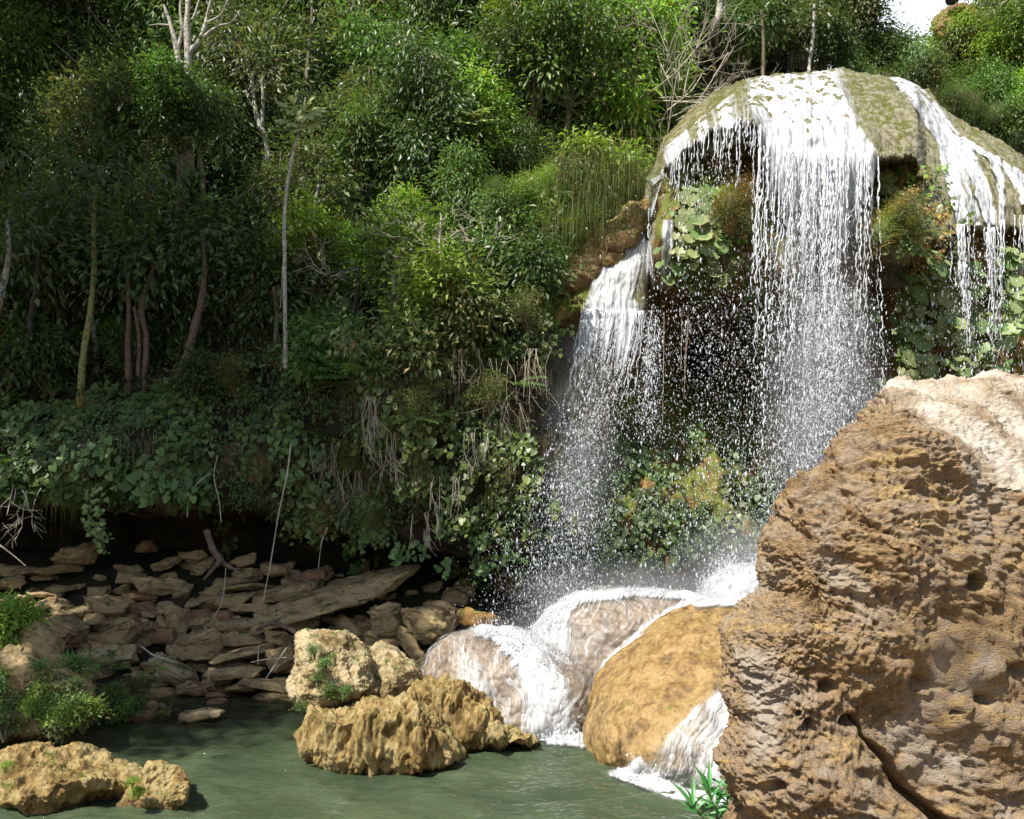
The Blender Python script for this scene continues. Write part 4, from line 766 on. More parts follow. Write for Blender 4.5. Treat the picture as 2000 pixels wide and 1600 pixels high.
# ------------------------------------------------------------------ vegetation prototypes
HIDE = []
def proto(name):          # prototypes are the first placed copy: start as an unplaced root
    o = bpy.data.objects.new(name, None); COL.objects.link(o); o.empty_display_size = .2; return o
def crown_mesh(name, seed, c, r, nlobe, ncl, nleaf, leaf, mat, T=L_SMALL, droop=.5, spread=.32):
    rs = np.random.RandomState(seed); c = np.array(c); r = np.array(r)
    lobes = unit(rs.normal(size=(nlobe, 3)))*rs.uniform(.35, .85, (nlobe, 1))*r+c; lr = r.mean()*rs.uniform(.28, .5, nlobe)
    k = rs.randint(0, nlobe, ncl); d = unit(rs.normal(size=(ncl, 3))+[0, 0, .35]); C_ = lobes[k]+d*(lr[k]*rs.uniform(.45, 1.05, ncl))[:, None]
    j = rs.randint(0, ncl, ncl*nleaf); o = rs.normal(size=(len(j), 3))*spread*[1, 1, .6]; P = C_[j]+o
    D = unit(o*1.5+d[j]*.6+rs.normal(size=o.shape)*.35+[0, 0, -droop]); N = unit(d[j]*.7+[0, -.25, .9]+rs.normal(size=o.shape)*.3)
    V, Fc = scatter(T, P, D, N, leaf*rs.uniform(.6, 1.25, len(j)))
    return mesh(name, V, Fc, mat, False), lobes
def make_tree(name, seed, h, c, r, nlobe, ncl, nleaf, leaf, mat, bark, lean=0., trunk=.09, **kw):
    root = proto(name); cm, lobes = crown_mesh('crown', seed, c, r, nlobe, ncl, nleaf, leaf, M[mat], **kw)
    rs = np.random.RandomState(seed+1); parts = []; c = np.array(c, float); fork = np.array([c[0]*.6, c[1]*.6, max(.3, c[2]-r[2]*.7)])
    parts.append(tube([(0, 0, -.5), (c[0]*.25+rs.normal()*.08, c[1]*.25, fork[2]*.5), fork], [trunk*1.25, trunk, trunk*.8], 7))
    for q in lobes[:9]:
        m_ = (fork+q)/2+rs.normal(size=3)*.15; parts.append(tube([fork, m_, q], [trunk*.55, trunk*.35, trunk*.1], 5))
        for _ in range(3):
            e = q+rs.normal(size=3)*r*.3; parts.append(tube([m_, (m_+e)/2+rs.normal(size=3)*.1, e], [trunk*.2, trunk*.13, trunk*.05], 4))
    V, Fc = join(parts); obj('trunk', mesh('trunk', V, Fc, M[bark]), root); obj('crown', cm, root)
    return root
TP = [make_tree('broadleaf_tree', 100+i, 4, (.2, -.3, 3.3), (1.5+.1*i, 1.4, 1.5), 13, 300, 26, .165, 'green', 'bark', spread=.24) for i in range(3)]
TP += [make_tree('broadleaf_tree', 120+i, 4, (-.1, -.2, 3.8), (1.3, 1.2, 2.0), 13, 230, 23, .20, 'lime', 'bark', spread=.28, droop=.8) for i in range(2)]
TP += [make_tree('broadleaf_tree', 140+i, 4, (.1, -.4, 3.2), (1.7, 1.5, 1.2), 13, 340, 27, .13, 'olive', 'palebark', spread=.22) for i in range(2)]
def make_shrub(name, seed, r, ncl, nleaf, leaf, mat, T=L_SMALL, **kw):
    root = proto(name); cm, lobes = crown_mesh('leaves', seed, (0, -.1, r*.75), (r, r*.9, r*.8), 7, ncl, nleaf, leaf, M[mat], T, **kw)
    parts = [tube([(0, 0, -.2), tuple(np.array(q)*[.5, .5, .5]), tuple(q)], [.025, .018, .006], 5) for q in lobes]
    V, Fc = join(parts); obj('stems', mesh('stems', V, Fc, M['bark']), root); obj('leaves', cm, root); return root
SP = [make_shrub('shrub', 200+i, .8, 100, 22, .135, 'green', spread=.17) for i in range(3)]+[make_shrub('shrub', 210, .8, 70, 20, .18, 'dark', spread=.2, droop=.8)]
LOWP = make_shrub('low_plant', 230, .32, 46, 15, .085, 'green', spread=.09, droop=.1)
FINE = make_shrub('fine_leaved_shrub', 235, .55, 120, 26, .045, 'ggrass', spread=.12, droop=.3)
def make_vine(name, seed, n, size, T, mat, w, h, hang=.6):
    """climbing plant lying against a cliff: leaves face the viewer side (-Y) and hang"""
    rs = np.random.RandomState(seed); root = proto(name); k = max(3, n//9); st = rs.normal(size=(k, 2))*[w*.35, h*.3]; P = []; parts = []
    for q in st:
        m = n//k+1; t = np.linspace(0, 1, m); x = q[0]+rs.normal()*w*.3*t+rs.normal(size=m)*size*.55; z = q[1]-h*.5*t*hang+rs.normal(size=m)*size*.5
        pts = np.stack([x, -.05-rs.rand(m)*.3, z], 1); P.append(pts); parts.append(tube(pts[::3] if m > 5 else pts, .006, 4, 2) if m > 4 else tube([(q[0], .1, q[1]+.1), pts[0]], .006, 4))
    P = np.concatenate(P); D = unit(np.stack([rs.normal(size=len(P))*.55, -.35+rs.normal(size=len(P))*.2, -1+rs.normal(size=len(P))*.4], 1)); N = unit(np.stack([rs.normal(size=len(P))*.35, -1+0*P[:, 0], .55+rs.normal(size=len(P))*.35], 1))
    V, Fc = scatter(T, P, D, N, size*rs.uniform(.55, 1.3, len(P))); obj('leaves', mesh('leaves', V, Fc, M[mat], True), root)
    V, Fc = join(parts); obj('stems', mesh('stems', V, Fc, M['bark']), root); return root
VH = [make_vine('heart_leaf_vine', 300+i, 52, .17, L_HEART, 'heart', .95, .95) for i in range(3)]
VR = [make_vine('round_leaf_plant', 320+i, 15, .40, L_ROUND, 'round', .75, .85) for i in range(3)]
def make_grass(name, seed, n, L, mat, w=.3):
    rs = np.random.RandomState(seed); root = proto(name); P = np.stack([rs.normal(size=n)*w, rs.normal(size=n)*.08, rs.normal(size=n)*.3], 1); Vs = []; Fs = []; k = 0
    s = L*rs.uniform(.4, 1.15, n); out = np.stack([rs.normal(size=n)*.45, -rs.uniform(.15, .6, n), rs.uniform(-.2, .7, n)], 1); t = np.linspace(0, 1, 6)
    C_ = P[:, None]+s[:, None, None]*(out[:, None]*(t*(1-.55*t))[None, :, None]+np.array([0, 0, -1.])[None, None]*(t**1.7*.9)[None, :, None])
    wv = .008*(1-t*.85); sd = unit(np.cross(out, [0, 0, 1.]))[:, None]*wv[None, :, None]+np.array([1., 0, 0])[None, None]*wv[None, :, None]*.5
    V = np.stack([C_-sd, C_+sd], 2).reshape(-1, 3); i = (np.arange(n)*12)[:, None]+np.arange(5)[None]*2
    Fc = np.stack([i, i+1, i+3, i+2], -1).reshape(-1, 4); obj('blades', mesh('blades', V, Fc, M[mat], True), root)
    return root
GS = [make_grass('hanging_grass', 340+i, 110, .95, 'straw') for i in range(2)]+[make_grass('hanging_grass', 345, 170, .8, 'ggrass', .35)]
def make_fern(name, seed, n, L, T, mat):
    rs = np.random.RandomState(seed); root = proto(name); a = np.linspace(0, 2*math.pi, n, endpoint=False)+rs.normal(size=n)*.2
    D = unit(np.stack([np.cos(a), -.5+np.sin(a)*.6, rs.uniform(-.2, .9, n)], 1)); N = np.tile([0, -.4, 1.], (n, 1))
    V, Fc = scatter(T, np.zeros((n, 3))+[0, 0, .05]+D*.12, D, N, L*rs.uniform(.7, 1.1, n)); obj('leaves', mesh('leaves', V, Fc, M[mat], True), root)
    V, Fc = join([tube([(0, 0, -.1), d*.15], [.012, .006], 4) for d in D]); obj('stems', mesh('stems', V, Fc, M['bark']), root); return root
FN = make_fern('fern', 350, 13, .55, L_FERN, 'green'); PH = make_fern('cut_leaf_philodendron', 355, 9, .75, L_PHILO, 'green')
USED = set()
def place(pr, loc, rz, sc, label, cat, group, mat=None, rot=None):
    o = copy_thing(pr, loc, rz, sc, label, group, M[mat] if mat else None, rot); o['category'] = cat
    if cat == 'grass tuft': o['kind'] = 'thing'
    return o
def zone(px, py):
    h = 'at the far left' if px < 230 else 'in the left shade' if px < 520 else 'around the tall thin sapling' if px < 700 else 'left of the picture centre' if px < 900 else 'in the sunny centre' if px < 1130 else 'beside the dome' if px < 1330 else 'behind the dome' if px < 1690 else 'on the right hill'
    v = 'near the top edge' if py < 160 else 'high on the slope' if py < 330 else 'mid slope' if py < 520 else 'low on the slope' if py < 700 else 'on the cliff face' if py < 900 else 'at the cliff foot'
    return h+', '+v

# ------------------------------------------------------------------ forest on the slope
rs = np.random.RandomState(41)
MATN = {'lime': 'lime-green', 'green': 'mid-green', 'dark': 'dark green', 'olive': 'olive'}
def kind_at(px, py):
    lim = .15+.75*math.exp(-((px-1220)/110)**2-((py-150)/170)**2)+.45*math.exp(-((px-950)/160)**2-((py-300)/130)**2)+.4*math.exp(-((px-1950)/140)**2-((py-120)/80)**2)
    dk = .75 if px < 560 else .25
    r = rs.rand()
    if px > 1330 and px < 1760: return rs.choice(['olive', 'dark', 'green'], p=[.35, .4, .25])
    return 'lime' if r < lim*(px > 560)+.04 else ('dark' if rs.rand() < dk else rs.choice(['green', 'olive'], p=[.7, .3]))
def tree_at(px, t, sc, force=None):
    b = hill(px, t); k = TP[rs.randint(len(TP))]; py = HY-(b[2]+3.2*sc-CH)*F0/b[1]
    m = force or kind_at(px, py)
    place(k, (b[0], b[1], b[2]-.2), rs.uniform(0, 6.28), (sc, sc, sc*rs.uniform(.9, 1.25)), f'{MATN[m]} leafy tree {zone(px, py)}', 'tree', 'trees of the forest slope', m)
for row, (t, n, s0) in enumerate([(7.35, 12, .62), (7.9, 15, .75), (8.3, 17, .85), (8.8, 17, 1.0), (9.2, 17, 1.05), (9.7, 15, 1.2), (10.3, 13, 1.5)]):
    for i in range(n):
        px = -150+(1480 if row > 1 else 1200)*(i+rs.uniform(.1, .9))/n
        tree_at(px, t+rs.uniform(-.2, .2), s0*rs.uniform(.8, 1.2))
for px, t, s in [(1340, 9.0, .7), (1410, 9.0, .75), (1480, 9.1, .7), (1550, 9.2, .72), (1610, 9.2, .65), (1380, 9.6, 1.1), (1460, 9.6, 1.15), (1540, 9.6, 1.2), (1600, 9.5, 1.05), (1660, 9.1, .62), (1700, 9.0, .5), (1650, 9.5, .95), (1725, 9.3, .8), (1765, 9.25, .62), (1810, 9.3, .66), (1845, 9.1, .75), (1690, 9.5, .9), (1345, 10., 1.5), (1440, 10., 1.6), (1530, 10., 1.6),
                 (1745, 8.9, .5), (1790, 8.9, .5), (1850, 8.8, .6), (1900, 8.9, .75), (1960, 8.8, .75), (2010, 8.9, .9), (2060, 8.8, .9), (1910, 9.4, .75), (1960, 9.5, .8), (2020, 9.4, 1.0), (2080, 9.3, 1.1), (1990, 9.9, 1.), (1800, 9.1, .55), (1860, 8.2, .6), (1930, 8.1, .6), (1990, 8.1, .7), (2050, 8.2, .7)]:
    tree_at(px, t, s, 'lime' if (px > 1880 and rs.rand() < .6) else None)
for i in range(95):
    px = rs.uniform(-100, 1290); t = rs.uniform(6.7, 9.6) if px < 1100 else rs.uniform(7.2, 9.3); b = hill(px, t); py = HY-(b[2]+.6-CH)*F0/b[1]; m = kind_at(px, py)
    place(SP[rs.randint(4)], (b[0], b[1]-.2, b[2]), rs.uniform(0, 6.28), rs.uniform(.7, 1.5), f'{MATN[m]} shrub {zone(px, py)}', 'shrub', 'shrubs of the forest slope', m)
# leafy ground cover of the slope and the cliff, far more leaves than anyone could count
def cover(n, t0, t1, px0, px1, size, mat, T, seed, label, dens=None):
    rs = np.random.RandomState(seed); px = rs.uniform(px0, px1, n); t = rs.uniform(t0, t1, n); P = hill(px, t)
    nz = fbm(P*1.1, 3, seed); P = P[nz > -.12]; n = len(P)
    P[:, 1] -= rs.uniform(.0, .3, n); P[:, 2] += rs.uniform(0, .2, n)
    D = unit(np.stack([rs.normal(size=n)*.6, -.5+rs.normal(size=n)*.3, -.6+rs.normal(size=n)*.4], 1)); N = unit(np.stack([rs.normal(size=n)*.4, -.7+0*D[:, 0], .9+rs.normal(size=n)*.4], 1))
    V, Fc = scatter(T, P, D, N, size*rs.uniform(.5, 1.3, n)); o = put('ground_cover', V, Fc, M[mat], None, False, origin=(0, 0, 0)); tag(o, label, 'ground cover', kind='stuff')
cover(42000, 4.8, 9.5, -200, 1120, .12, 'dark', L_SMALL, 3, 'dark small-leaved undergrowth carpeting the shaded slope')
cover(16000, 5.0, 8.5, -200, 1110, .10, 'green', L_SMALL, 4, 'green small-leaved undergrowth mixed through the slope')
cover(15000, 7.0, 10, 1050, 2300, .13, 'olive', L_SMALL, 6, 'olive undergrowth on the bank around the dome')
cover(5000, 5.0, 7.0, -100, 420, .15, 'green', L_HEART, 7, 'broad-leaved creeper over the bank at the left')

# ------------------------------------------------------------------ cliff plants
for i in range(85):
    px = rs.uniform(430, 1085); py = rs.uniform(640, 1075); b = hill_at(px, py); m = 'heart' if py < 1000 else rs.choice(['heart', 'green'])
    place(VH[i % 3], (b[0], b[1]-.12, b[2]), rs.uniform(-.4, .4), rs.uniform(.4, .75), f'heart-leaved vine {zone(px, py)}', 'vine', 'heart-leaved vines on the shaded cliff', m)
for px, py, s in [(790, 800, 1.2), (830, 850, 1.2), (870, 820, 1.1), (760, 850, 1.), (900, 880, 1.), (950, 900, 1.), (300, 900, 1.5), (340, 930, 1.3), (200, 880, 1.6), (380, 850, 1.2), (60, 840, 1.3), (560, 890, 1.3), (610, 910, 1.3), (900, 1100, 1.), (940, 1130, 1.1), (870, 1120, .9), (960, 1080, 1.), (690, 1080, .9)]:
    b = hill_at(px, py); place(VH[rs.randint(3)], (b[0], b[1]-.3, b[2]), 0, s*.62, f'large heart-leaved vine {zone(px, py)}', 'vine', 'large heart-leaved vines on the shaded cliff', 'heart' if px > 700 else 'green')
for i in range(54):
    px = rs.uniform(700, 1095) if i < 38 else rs.uniform(0, 640); py = rs.uniform(640, 990) if i < 38 else rs.uniform(880, 1010); b = hill_at(px, py)
    place(GS[rs.choice([0, 1, 2], p=[.4, .4, .2])], (b[0], b[1]-.3, b[2]+.1), rs.uniform(-.5, .5), rs.uniform(.35, .8), f'{"long" if py % 3 < 1.5 else "short"} dry grass tuft {zone(px, py)}', 'grass tuft', 'hanging grass tufts on the cliff')
for px, py, s in [(1150, 380, 1.3), (1180, 400, 1.2), (1120, 350, 1.1), (1200, 360, 1.2), (1090, 430, 1.2), (1150, 440, 1.0), (1060, 470, 1.1), (1230, 340, 1.), (1030, 500, 1.), (1120, 440, .9), (1160, 415, .9), (1190, 395, .9), (1225, 375, .8), (1250, 355, .7), (1090, 490, .9), (1100, 460, .8)]:
    b = hill_at(px, py) if px < 1080 else at(px, py, 17.1); place(GS[2], (b[0], b[1]-.3, b[2]+.4), 0, s, f'green drooping grass tuft {zone(px, py)}', 'grass tuft', 'green grass tufts above the ochre outcrop', 'ggrass')
for i in range(60):
    px = rs.uniform(960, 1190); py = rs.uniform(370, 640); Y = 17.3+.0*px if px > 1040 else hill_at(px, py)[1]
    Y = float(dome(px, max(py, ytop(px)+3), False))-.1 if px > 1060 and py > ytop(px)-30 else 17.4
    if 1080 < px and py > ytop(px)-10: continue
    k = [VH[i % 3], FN, FINE][i % 3]; nm = ['bright vine', 'bright fern', 'bright fine shrub'][i % 3]
    place(k, at(px, py, Y), rs.uniform(-.5, .5), rs.uniform(.5, .9), f'{nm} {zone(px, py)}', ['vine', 'fern', 'shrub'][i % 3], 'bright plants left of the ochre outcrop', 'lime' if rs.rand() < .7 else 'green')
for px, py, s in [(660, 670, 1.1), (685, 700, 1.1), (672, 735, 1.), (700, 750, .9), (655, 720, .9), (640, 640, .9)]:
    b = hill_at(px, py); place(PH, (b[0], b[1]-.5, b[2]), rs.uniform(-.5, .5), s, f'cut-leaved philodendron {zone(px, py)}', 'plant', 'philodendrons on the cliff top')
for i in range(20):
    px = rs.uniform(450, 1040); py = rs.uniform(620, 1050); b = hill_at(px, py)
    place([FN, FINE][i % 2], (b[0], b[1]-.2, b[2]), rs.uniform(-.5, .5), rs.uniform(.6, 1.1), f'{["green fern", "fine-leaved shrub"][i%2]} {zone(px, py)}', ['fern', 'shrub'][i % 2], 'ferns and fine shrubs on the cliff')
# dome plants
def on_dome(px, py, off=.05): return at(px, py, float(dome(px, py, False))-off)
RL = [(1335, 325, .7), (1350, 345, .6), (1362, 375, .8), (1385, 395, .8), (1358, 420, .75), (1338, 400, .6), (1370, 450, .8), (1350, 470, .8), (1335, 500, .8), (1375, 480, .8), (1400, 510, .7), (1365, 520, .8), (1390, 540, .7), (1370, 560, .6), (1410, 470, .5),
      (1725, 350, .7), (1745, 345, .8), (1765, 350, .6), (1735, 380, .8), (1755, 375, .6),
      (1820, 500, .8), (1845, 520, .9), (1870, 540, .9), (1790, 550, .8), (1820, 570, 1.), (1860, 585, 1.1), (1895, 600, .9), (1775, 600, .8), (1760, 630, .8), (1810, 640, .9), (1850, 650, .9), (1890, 650, .8), (1930, 620, .9), (1950, 660, .9), (1980, 600, .9), (1975, 490, .8), (1960, 520, .7), (1990, 550, .8), (1880, 700, .7), (1800, 715, .7), (1790, 735, .8),
      (1470, 560, .5), (1500, 600, .6), (1485, 640, .6), (1520, 630, .5), (1475, 700, .6), (1500, 720, .6), (1450, 670, .5), (1600, 400, .5), (1640, 420, .5)]
for i, (px, py, s) in enumerate(RL):
    w = 'under the left lip of the dome' if px < 1450 else 'beside the main fall' if px < 1700 else 'under the dome cap edge' if py < 400 else 'high in the right recess' if py < 560 else 'midway in the right recess' if py < 645 else 'low in the right recess'
    place(VR[i % 3], on_dome(px, py, .12 if px < 1740 or py < 450 else .85), rs.uniform(-.4, .4), s*.78, f'round-leaved wet plant {w}', 'plant', 'round-leaved plants on the waterfall rock')
for i in range(96):
    q = [(1500, 690, 35, 120, 'left of the lower main fall'), (1860, 600, 90, 90, 'in the right recess'), (1390, 470, 70, 90, 'under the left dome lip'), (1790, 400, 50, 80, 'on the ledge right of the main fall')][i % 4]
    px, py = q[0]+rs.uniform(-1, 1)*q[2], q[1]+rs.uniform(-1, 1)*q[3]
    place(VH[i % 3], on_dome(px, py, .15 if i % 4 != 1 else .6), rs.uniform(-.5, .5), rs.uniform(.3, .55), f'small wet creeper {q[4]}', 'vine', 'small creepers on the waterfall rock', rs.choice(['heart', 'olive', 'green', 'rust', 'lime']))
for i in range(75):
    px = rs.uniform(1010, 1560); py = rs.uniform(820, 1090)-(px > 1440)*rs.uniform(0, 250)
    nm = 'bright' if 1350 < px < 1500 and rs.rand() < .6 else 'dull'
    place(VH[i % 3], on_dome(px, py, .1), rs.uniform(-.4, .4), rs.uniform(.5, .95), f'{nm} vine on the wet wall, {"left" if px < 1180 else "middle" if px < 1360 else "right"} {"upper" if py < 900 else "middle" if py < 1000 else "lower"} part', 'vine', 'vines on the wet wall behind the spray', 'heart' if nm == 'bright' else rs.choice(['green', 'dark', 'dark']))  # mostly dark leaf colours stand in for the shade on this wall
for i in range(84):
    q = [(1430, 410, 45, 35), (1440, 470, 40, 30), (1350, 560, 35, 12), (1510, 760, 20, 90), (1830, 690, 45, 25), (1860, 730, 50, 15), (1745, 470, 45, 40)][i % 7]; px, py = q[0]+rs.normal()*q[2]*.6, q[1]+rs.normal()*q[3]*.6
    place([FINE, FN][i % 2], on_dome(px, py, .18), rs.uniform(-.5, .5), rs.uniform(.4, .85), f'{["mossy tuft", "small fern"][i%2]} {"under the left dome lip" if px < 1450 and py < 500 else "at the left curtain base" if px < 1450 else "edge of the left fall gap" if px < 1500 else "left of the main fall" if px < 1560 else "behind the main fall" if px < 1700 else "on the ledge right of the main fall" if px < 1790 else "in the right recess"}', ['plant', 'fern'][i % 2], 'tufts and ferns on the waterfall rock', rs.choice(['ggrass', 'olive', 'lime', 'rust', 'rust']))
# plants on the right flank above the dome
for i in range(26):
    px = rs.uniform(1800, 2030); py = ytop(px)+rs.uniform(-30, 8); k = [GS[2], FINE, SP[0]][i % 3]
    place(k, at(px, py, 20.3), rs.uniform(-.5, .5), rs.uniform(.4, .8), f'{["green grass tuft", "fine-leaved shrub", "small shrub"][i%3]} on the mossy right flank of the dome', ['grass tuft', 'shrub', 'shrub'][i % 3], 'plants along the right flank of the dome', rs.choice(['green', 'olive', 'dark']))
# low plants of the left bank
for i in range(58):
    a = i % 3; px, py = [(rs.uniform(-20, 300), 0), (rs.uniform(-20, 170), 0), (rs.uniform(150, 330), 0)][a]
    py = {0: rs.uniform(1330, 1400), 1: rs.uniform(1300, 1440), 2: rs.uniform(1290, 1385)}[a]
    if px < 180: Y = 10.5-.3*(py > 1380)+.5*(py < 1340)
    else: Y = 12.3-(py-1290)/95*.5
    place([LOWP, LOWP, FN][i % 3], at(px, py+12, Y), rs.uniform(0, 6), rs.uniform(.4, .8)*(.6 if i % 3 == 2 else 1), f'{["small leafy plant", "small leafy plant", "small fern"][i%3]}, left bank {"waterline" if py > 1370 else "upper part"}, {"frame edge" if px < 90 else "overhanging rock" if px < 190 else "below mossy stone"}', ['plant', 'plant', 'fern'][i % 3], 'low plants of the left bank', rs.choice(['green', 'olive', 'lime']))
for px, py, s in [(5, 1215, 1.1), (30, 1235, 1.1), (20, 1265, 1.1), (-10, 1245, 1.2), (45, 1215, .8), (10, 1290, .9)]:
    place(LOWP, at(px, py+10, 11.7), rs.uniform(0, 6), s, 'bright green fern-like plant at the left frame edge', 'plant', 'bright plants at the left frame edge', 'lime')
for px, py, Y in [(615, 1275, 10.1), (622, 1330, 10.05), (640, 1350, 10.05), (650, 1365, 10.05), (590, 1385, 10.1), (635, 1300, 10.05), (670, 1355, 10.05)]:
    place(LOWP, at(px, py+5, Y), rs.uniform(0, 6), .30, 'tiny green plant clinging to the pale upright boulder', 'plant', 'tiny plants on the pale boulder', 'green')
for px, py, Y in [(258, 1530, 8.05), (262, 1550, 8.1), (10, 1500, 8.1), (270, 1553, 8.1)]:
    place(LOWP, at(px, py+3, Y), 1, .2, 'tiny green sprig on the lower left pool boulder', 'plant', 'tiny sprigs on the lower left boulder', 'lime')

# ------------------------------------------------------------------ single stems, trunks, vines and roots
def stem(name, pts, rad, mat, label, cat='tree', kids=None, part='trunk', sides=7):
    P = [at(*p) for p in pts]; o = empty(name, P[0], label, cat)
    if cat == 'tree' and name != 'tall_sapling':
        hb = hill_at(pts[0][0], pts[0][1]+25)
        if hb[1] > pts[0][2]: P = [Vector(hb)-Vector((0, 0, .3))]+P; rad = [rad[0]*1.1]+list(rad); o.location = P[0]
    V, Fc = tube(P, rad, sides, 5)
    N = normals(V, Fc); V = V+N*(fbm(V*[9, 9, 3], 2, 4)*np.mean(rad)*.35)[:, None]
    parts = [(V, Fc)]
    for k, r in kids or []: parts.append(tube([at(*p) for p in k], r, 6, 4))
    V, Fc = join(parts); put(part, V, Fc, M[mat], o); return o
def add_leaves(o, pts, n, size, T, mat, spread, name='crown', up=.2):
    P = np.array([list(at(*p)) for p in pts]); j = rs.randint(0, len(P), n); off = rs.normal(size=(n, 3))*spread; Q = P[j]+off
    D = unit(off+rs.normal(size=(n, 3))*.3*spread+[0, 0, -.3*spread]); V, Fc = scatter(T, Q, D, unit(rs.normal(size=(n, 3))*.5+[0, -.4, 1]), size*rs.uniform(.6, 1.3, n)); put(name, V, Fc, M[mat], o, False)
Y = 19.0
o = stem('forked_tree', [(366, 330, Y), (364, 190, Y), (368, 130, Y), (366, 60, Y), (368, -30, Y)], [.17, .13, .10, .07, .05], 'palebark', 'pale grey bare-stemmed tree forking at the upper left',
     kids=[([(358, 215, Y), (352, 150, Y), (346, 100, Y), (334, 50, Y), (320, 10, Y)], [.09, .08, .07, .05, .03]), ([(368, 105, Y), (390, 80, Y), (402, 45, Y), (412, 0, Y)], [.07, .06, .045, .03]), ([(346, 100, Y), (356, 60, Y), (352, 20, Y), (356, -20, Y)], [.05, .04, .03, .02]),
           ([(395, 75, Y), (425, 52, Y), (450, 45, Y), (470, 20, Y)], [.04, .03, .02, .01]), ([(334, 50, Y), (310, 48, Y), (290, 50, Y)], [.025, .018, .01]), ([(366, 60, Y), (380, 30, Y), (392, -10, Y)], [.04, .03, .02]), ([(402, 45, Y), (430, 30, Y), (445, 0, Y)], [.03, .02, .015])])
add_leaves(o, [(450, 60, Y), (430, 20, Y), (470, 20, Y), (500, 60, Y), (410, -20, Y), (330, -20, Y)], 500, .2, L_LANCE, 'olive', .5)
o = stem('slim_tree', [(158, 760, 16.6), (163, 690, 16.6), (176, 610, 16.8), (184, 520, 17), (183, 440, 17.2), (190, 340, 17.4)], [.075, .07, .06, .055, .05, .04], 'moss', 'slim yellow-green mossy trunk standing at the left') if 0 else None
M['mossbark'] = plain('yellow_moss_bark', [(.35, (.07, .07, .02)), (.6, (.22, .21, .06)), (.8, (.3, .3, .12))], 14)
def bare(pts, rad, mat, label, kids=None, crownpts=None, cm='dark', n=1100, size=.2):
    o = stem('slim_tree', pts, rad, mat, label, kids=kids)
    if crownpts: add_leaves(o, crownpts, n, size, L_SMALL, cm, .62)
    return o
bare([(158, 775, 16.4), (163, 690, 16.5), (176, 610, 16.6), (184, 520, 16.8), (183, 440, 17), (190, 340, 17.2)], [.075, .07, .06, .055, .05, .04], 'mossbark', 'slim yellow-green mossy trunk standing at the left', crownpts=[(190, 330, 17.2), (150, 350, 17.2), (230, 320, 17.2), (190, 280, 17.2)])
bare([(352, 740, 16.9), (368, 690, 17), (380, 640, 17), (393, 590, 17.1), (400, 520, 17.2), (396, 450, 17.4)], [.12, .10, .085, .08, .06, .05], 'redbark', 'curved reddish-brown trunk low on the left slope', crownpts=[(396, 440, 17.4), (350, 430, 17.4), (440, 450, 17.4)])
bare([(252, 740, 17), (250, 660, 17), (252, 600, 17.1), (245, 500, 17.3)], [.07, .06, .05, .04], 'redbark', 'thin dark trunk left of a pair of stems on the slope', crownpts=[(245, 490, 17.3), (270, 470, 17.3)])
bare([(283, 735, 17), (286, 660, 17), (278, 600, 17.1), (300, 520, 17.3)], [.06, .055, .05, .04], 'redbark', 'one of two close thin trunks on the shaded slope', kids=[([(270, 735, 17), (272, 660, 17), (262, 600, 17)], [.05, .04, .03])], crownpts=[(300, 500, 17.3)], n=350)
bare([(-2, 600, 16.5), (8, 550, 16.5), (17, 500, 16.5), (15, 430, 16.6)], [.06, .055, .05, .04], 'palebark', 'pale thin trunk leaning at the left frame edge', crownpts=[(15, 420, 16.6), (40, 400, 16.6), (-20, 430, 16.6)])
bare([(525, 350, 20.5), (520, 280, 20.5), (508, 245, 20.5), (496, 200, 20.6), (492, 140, 20.8)], [.08, .075, .065, .055, .04], 'palebark', 'pale crooked twin stem left of the tall sapling', kids=[([(512, 255, 20.5), (514, 190, 20.6), (510, 150, 20.6)], [.05, .04, .03]), ([(500, 215, 20.5), (486, 195, 20.5), (480, 175, 20.5)], [.035, .025, .015])], crownpts=[(492, 120, 20.8), (520, 130, 20.8)], cm='olive')
bare([(598, 500, 18), (606, 455, 18), (612, 420, 18), (622, 360, 18.3)], [.07, .06, .05, .03], 'palebark', 'short pale leaning stem right of the tall sapling', crownpts=[(620, 350, 18.3)], cm='green', n=300)
bare([(860, 640, 16.6), (858, 560, 16.7), (859, 470, 16.8), (862, 420, 17)], [.035, .03, .025, .015], 'dead', 'thin grey leafless sapling above the cliff centre', kids=[([(858, 590, 16.6), (835, 550, 16.6), (810, 510, 16.6)], [.018, .014, .008]), ([(859, 480, 16.8), (890, 455, 16.8), (925, 440, 16.8)], [.018, .012, .006]), ([(859, 500, 16.8), (835, 470, 16.8), (815, 470, 16.8)], [.014, .01, .005])])
bare([(1066, 260, 21), (1067, 180, 21), (1065, 90, 21), (1068, -30, 21)], [.06, .055, .05, .045], 'redbark', 'straight slim trunk rising to the top edge above centre', crownpts=[(1068, -20, 21), (1030, 0, 21), (1100, 10, 21)], cm='green')
bare([(1240, 260, 20.5), (1236, 200, 20.5), (1230, 130, 20.5), (1236, 60, 20.6)], [.06, .055, .05, .03], 'palebark', 'pale stems inside the lime shrubs left of the dome', kids=[([(1236, 200, 20.5), (1222, 150, 20.5), (1222, 100, 20.5)], [.04, .03, .02]), ([(1240, 240, 20.5), (1256, 190, 20.5), (1262, 130, 20.5)], [.035, .03, .02])], crownpts=[(1236, 50, 20.6), (1250, 120, 20.4), (1215, 90, 20.4), (1200, 60, 20.5)], cm='lime', n=900)
bare([(1398, 60, 24), (1404, 20, 24), (1412, -40, 24)], [.09, .09, .08], 'palebark', 'pale trunk crossing the top edge above the twiggy bush')
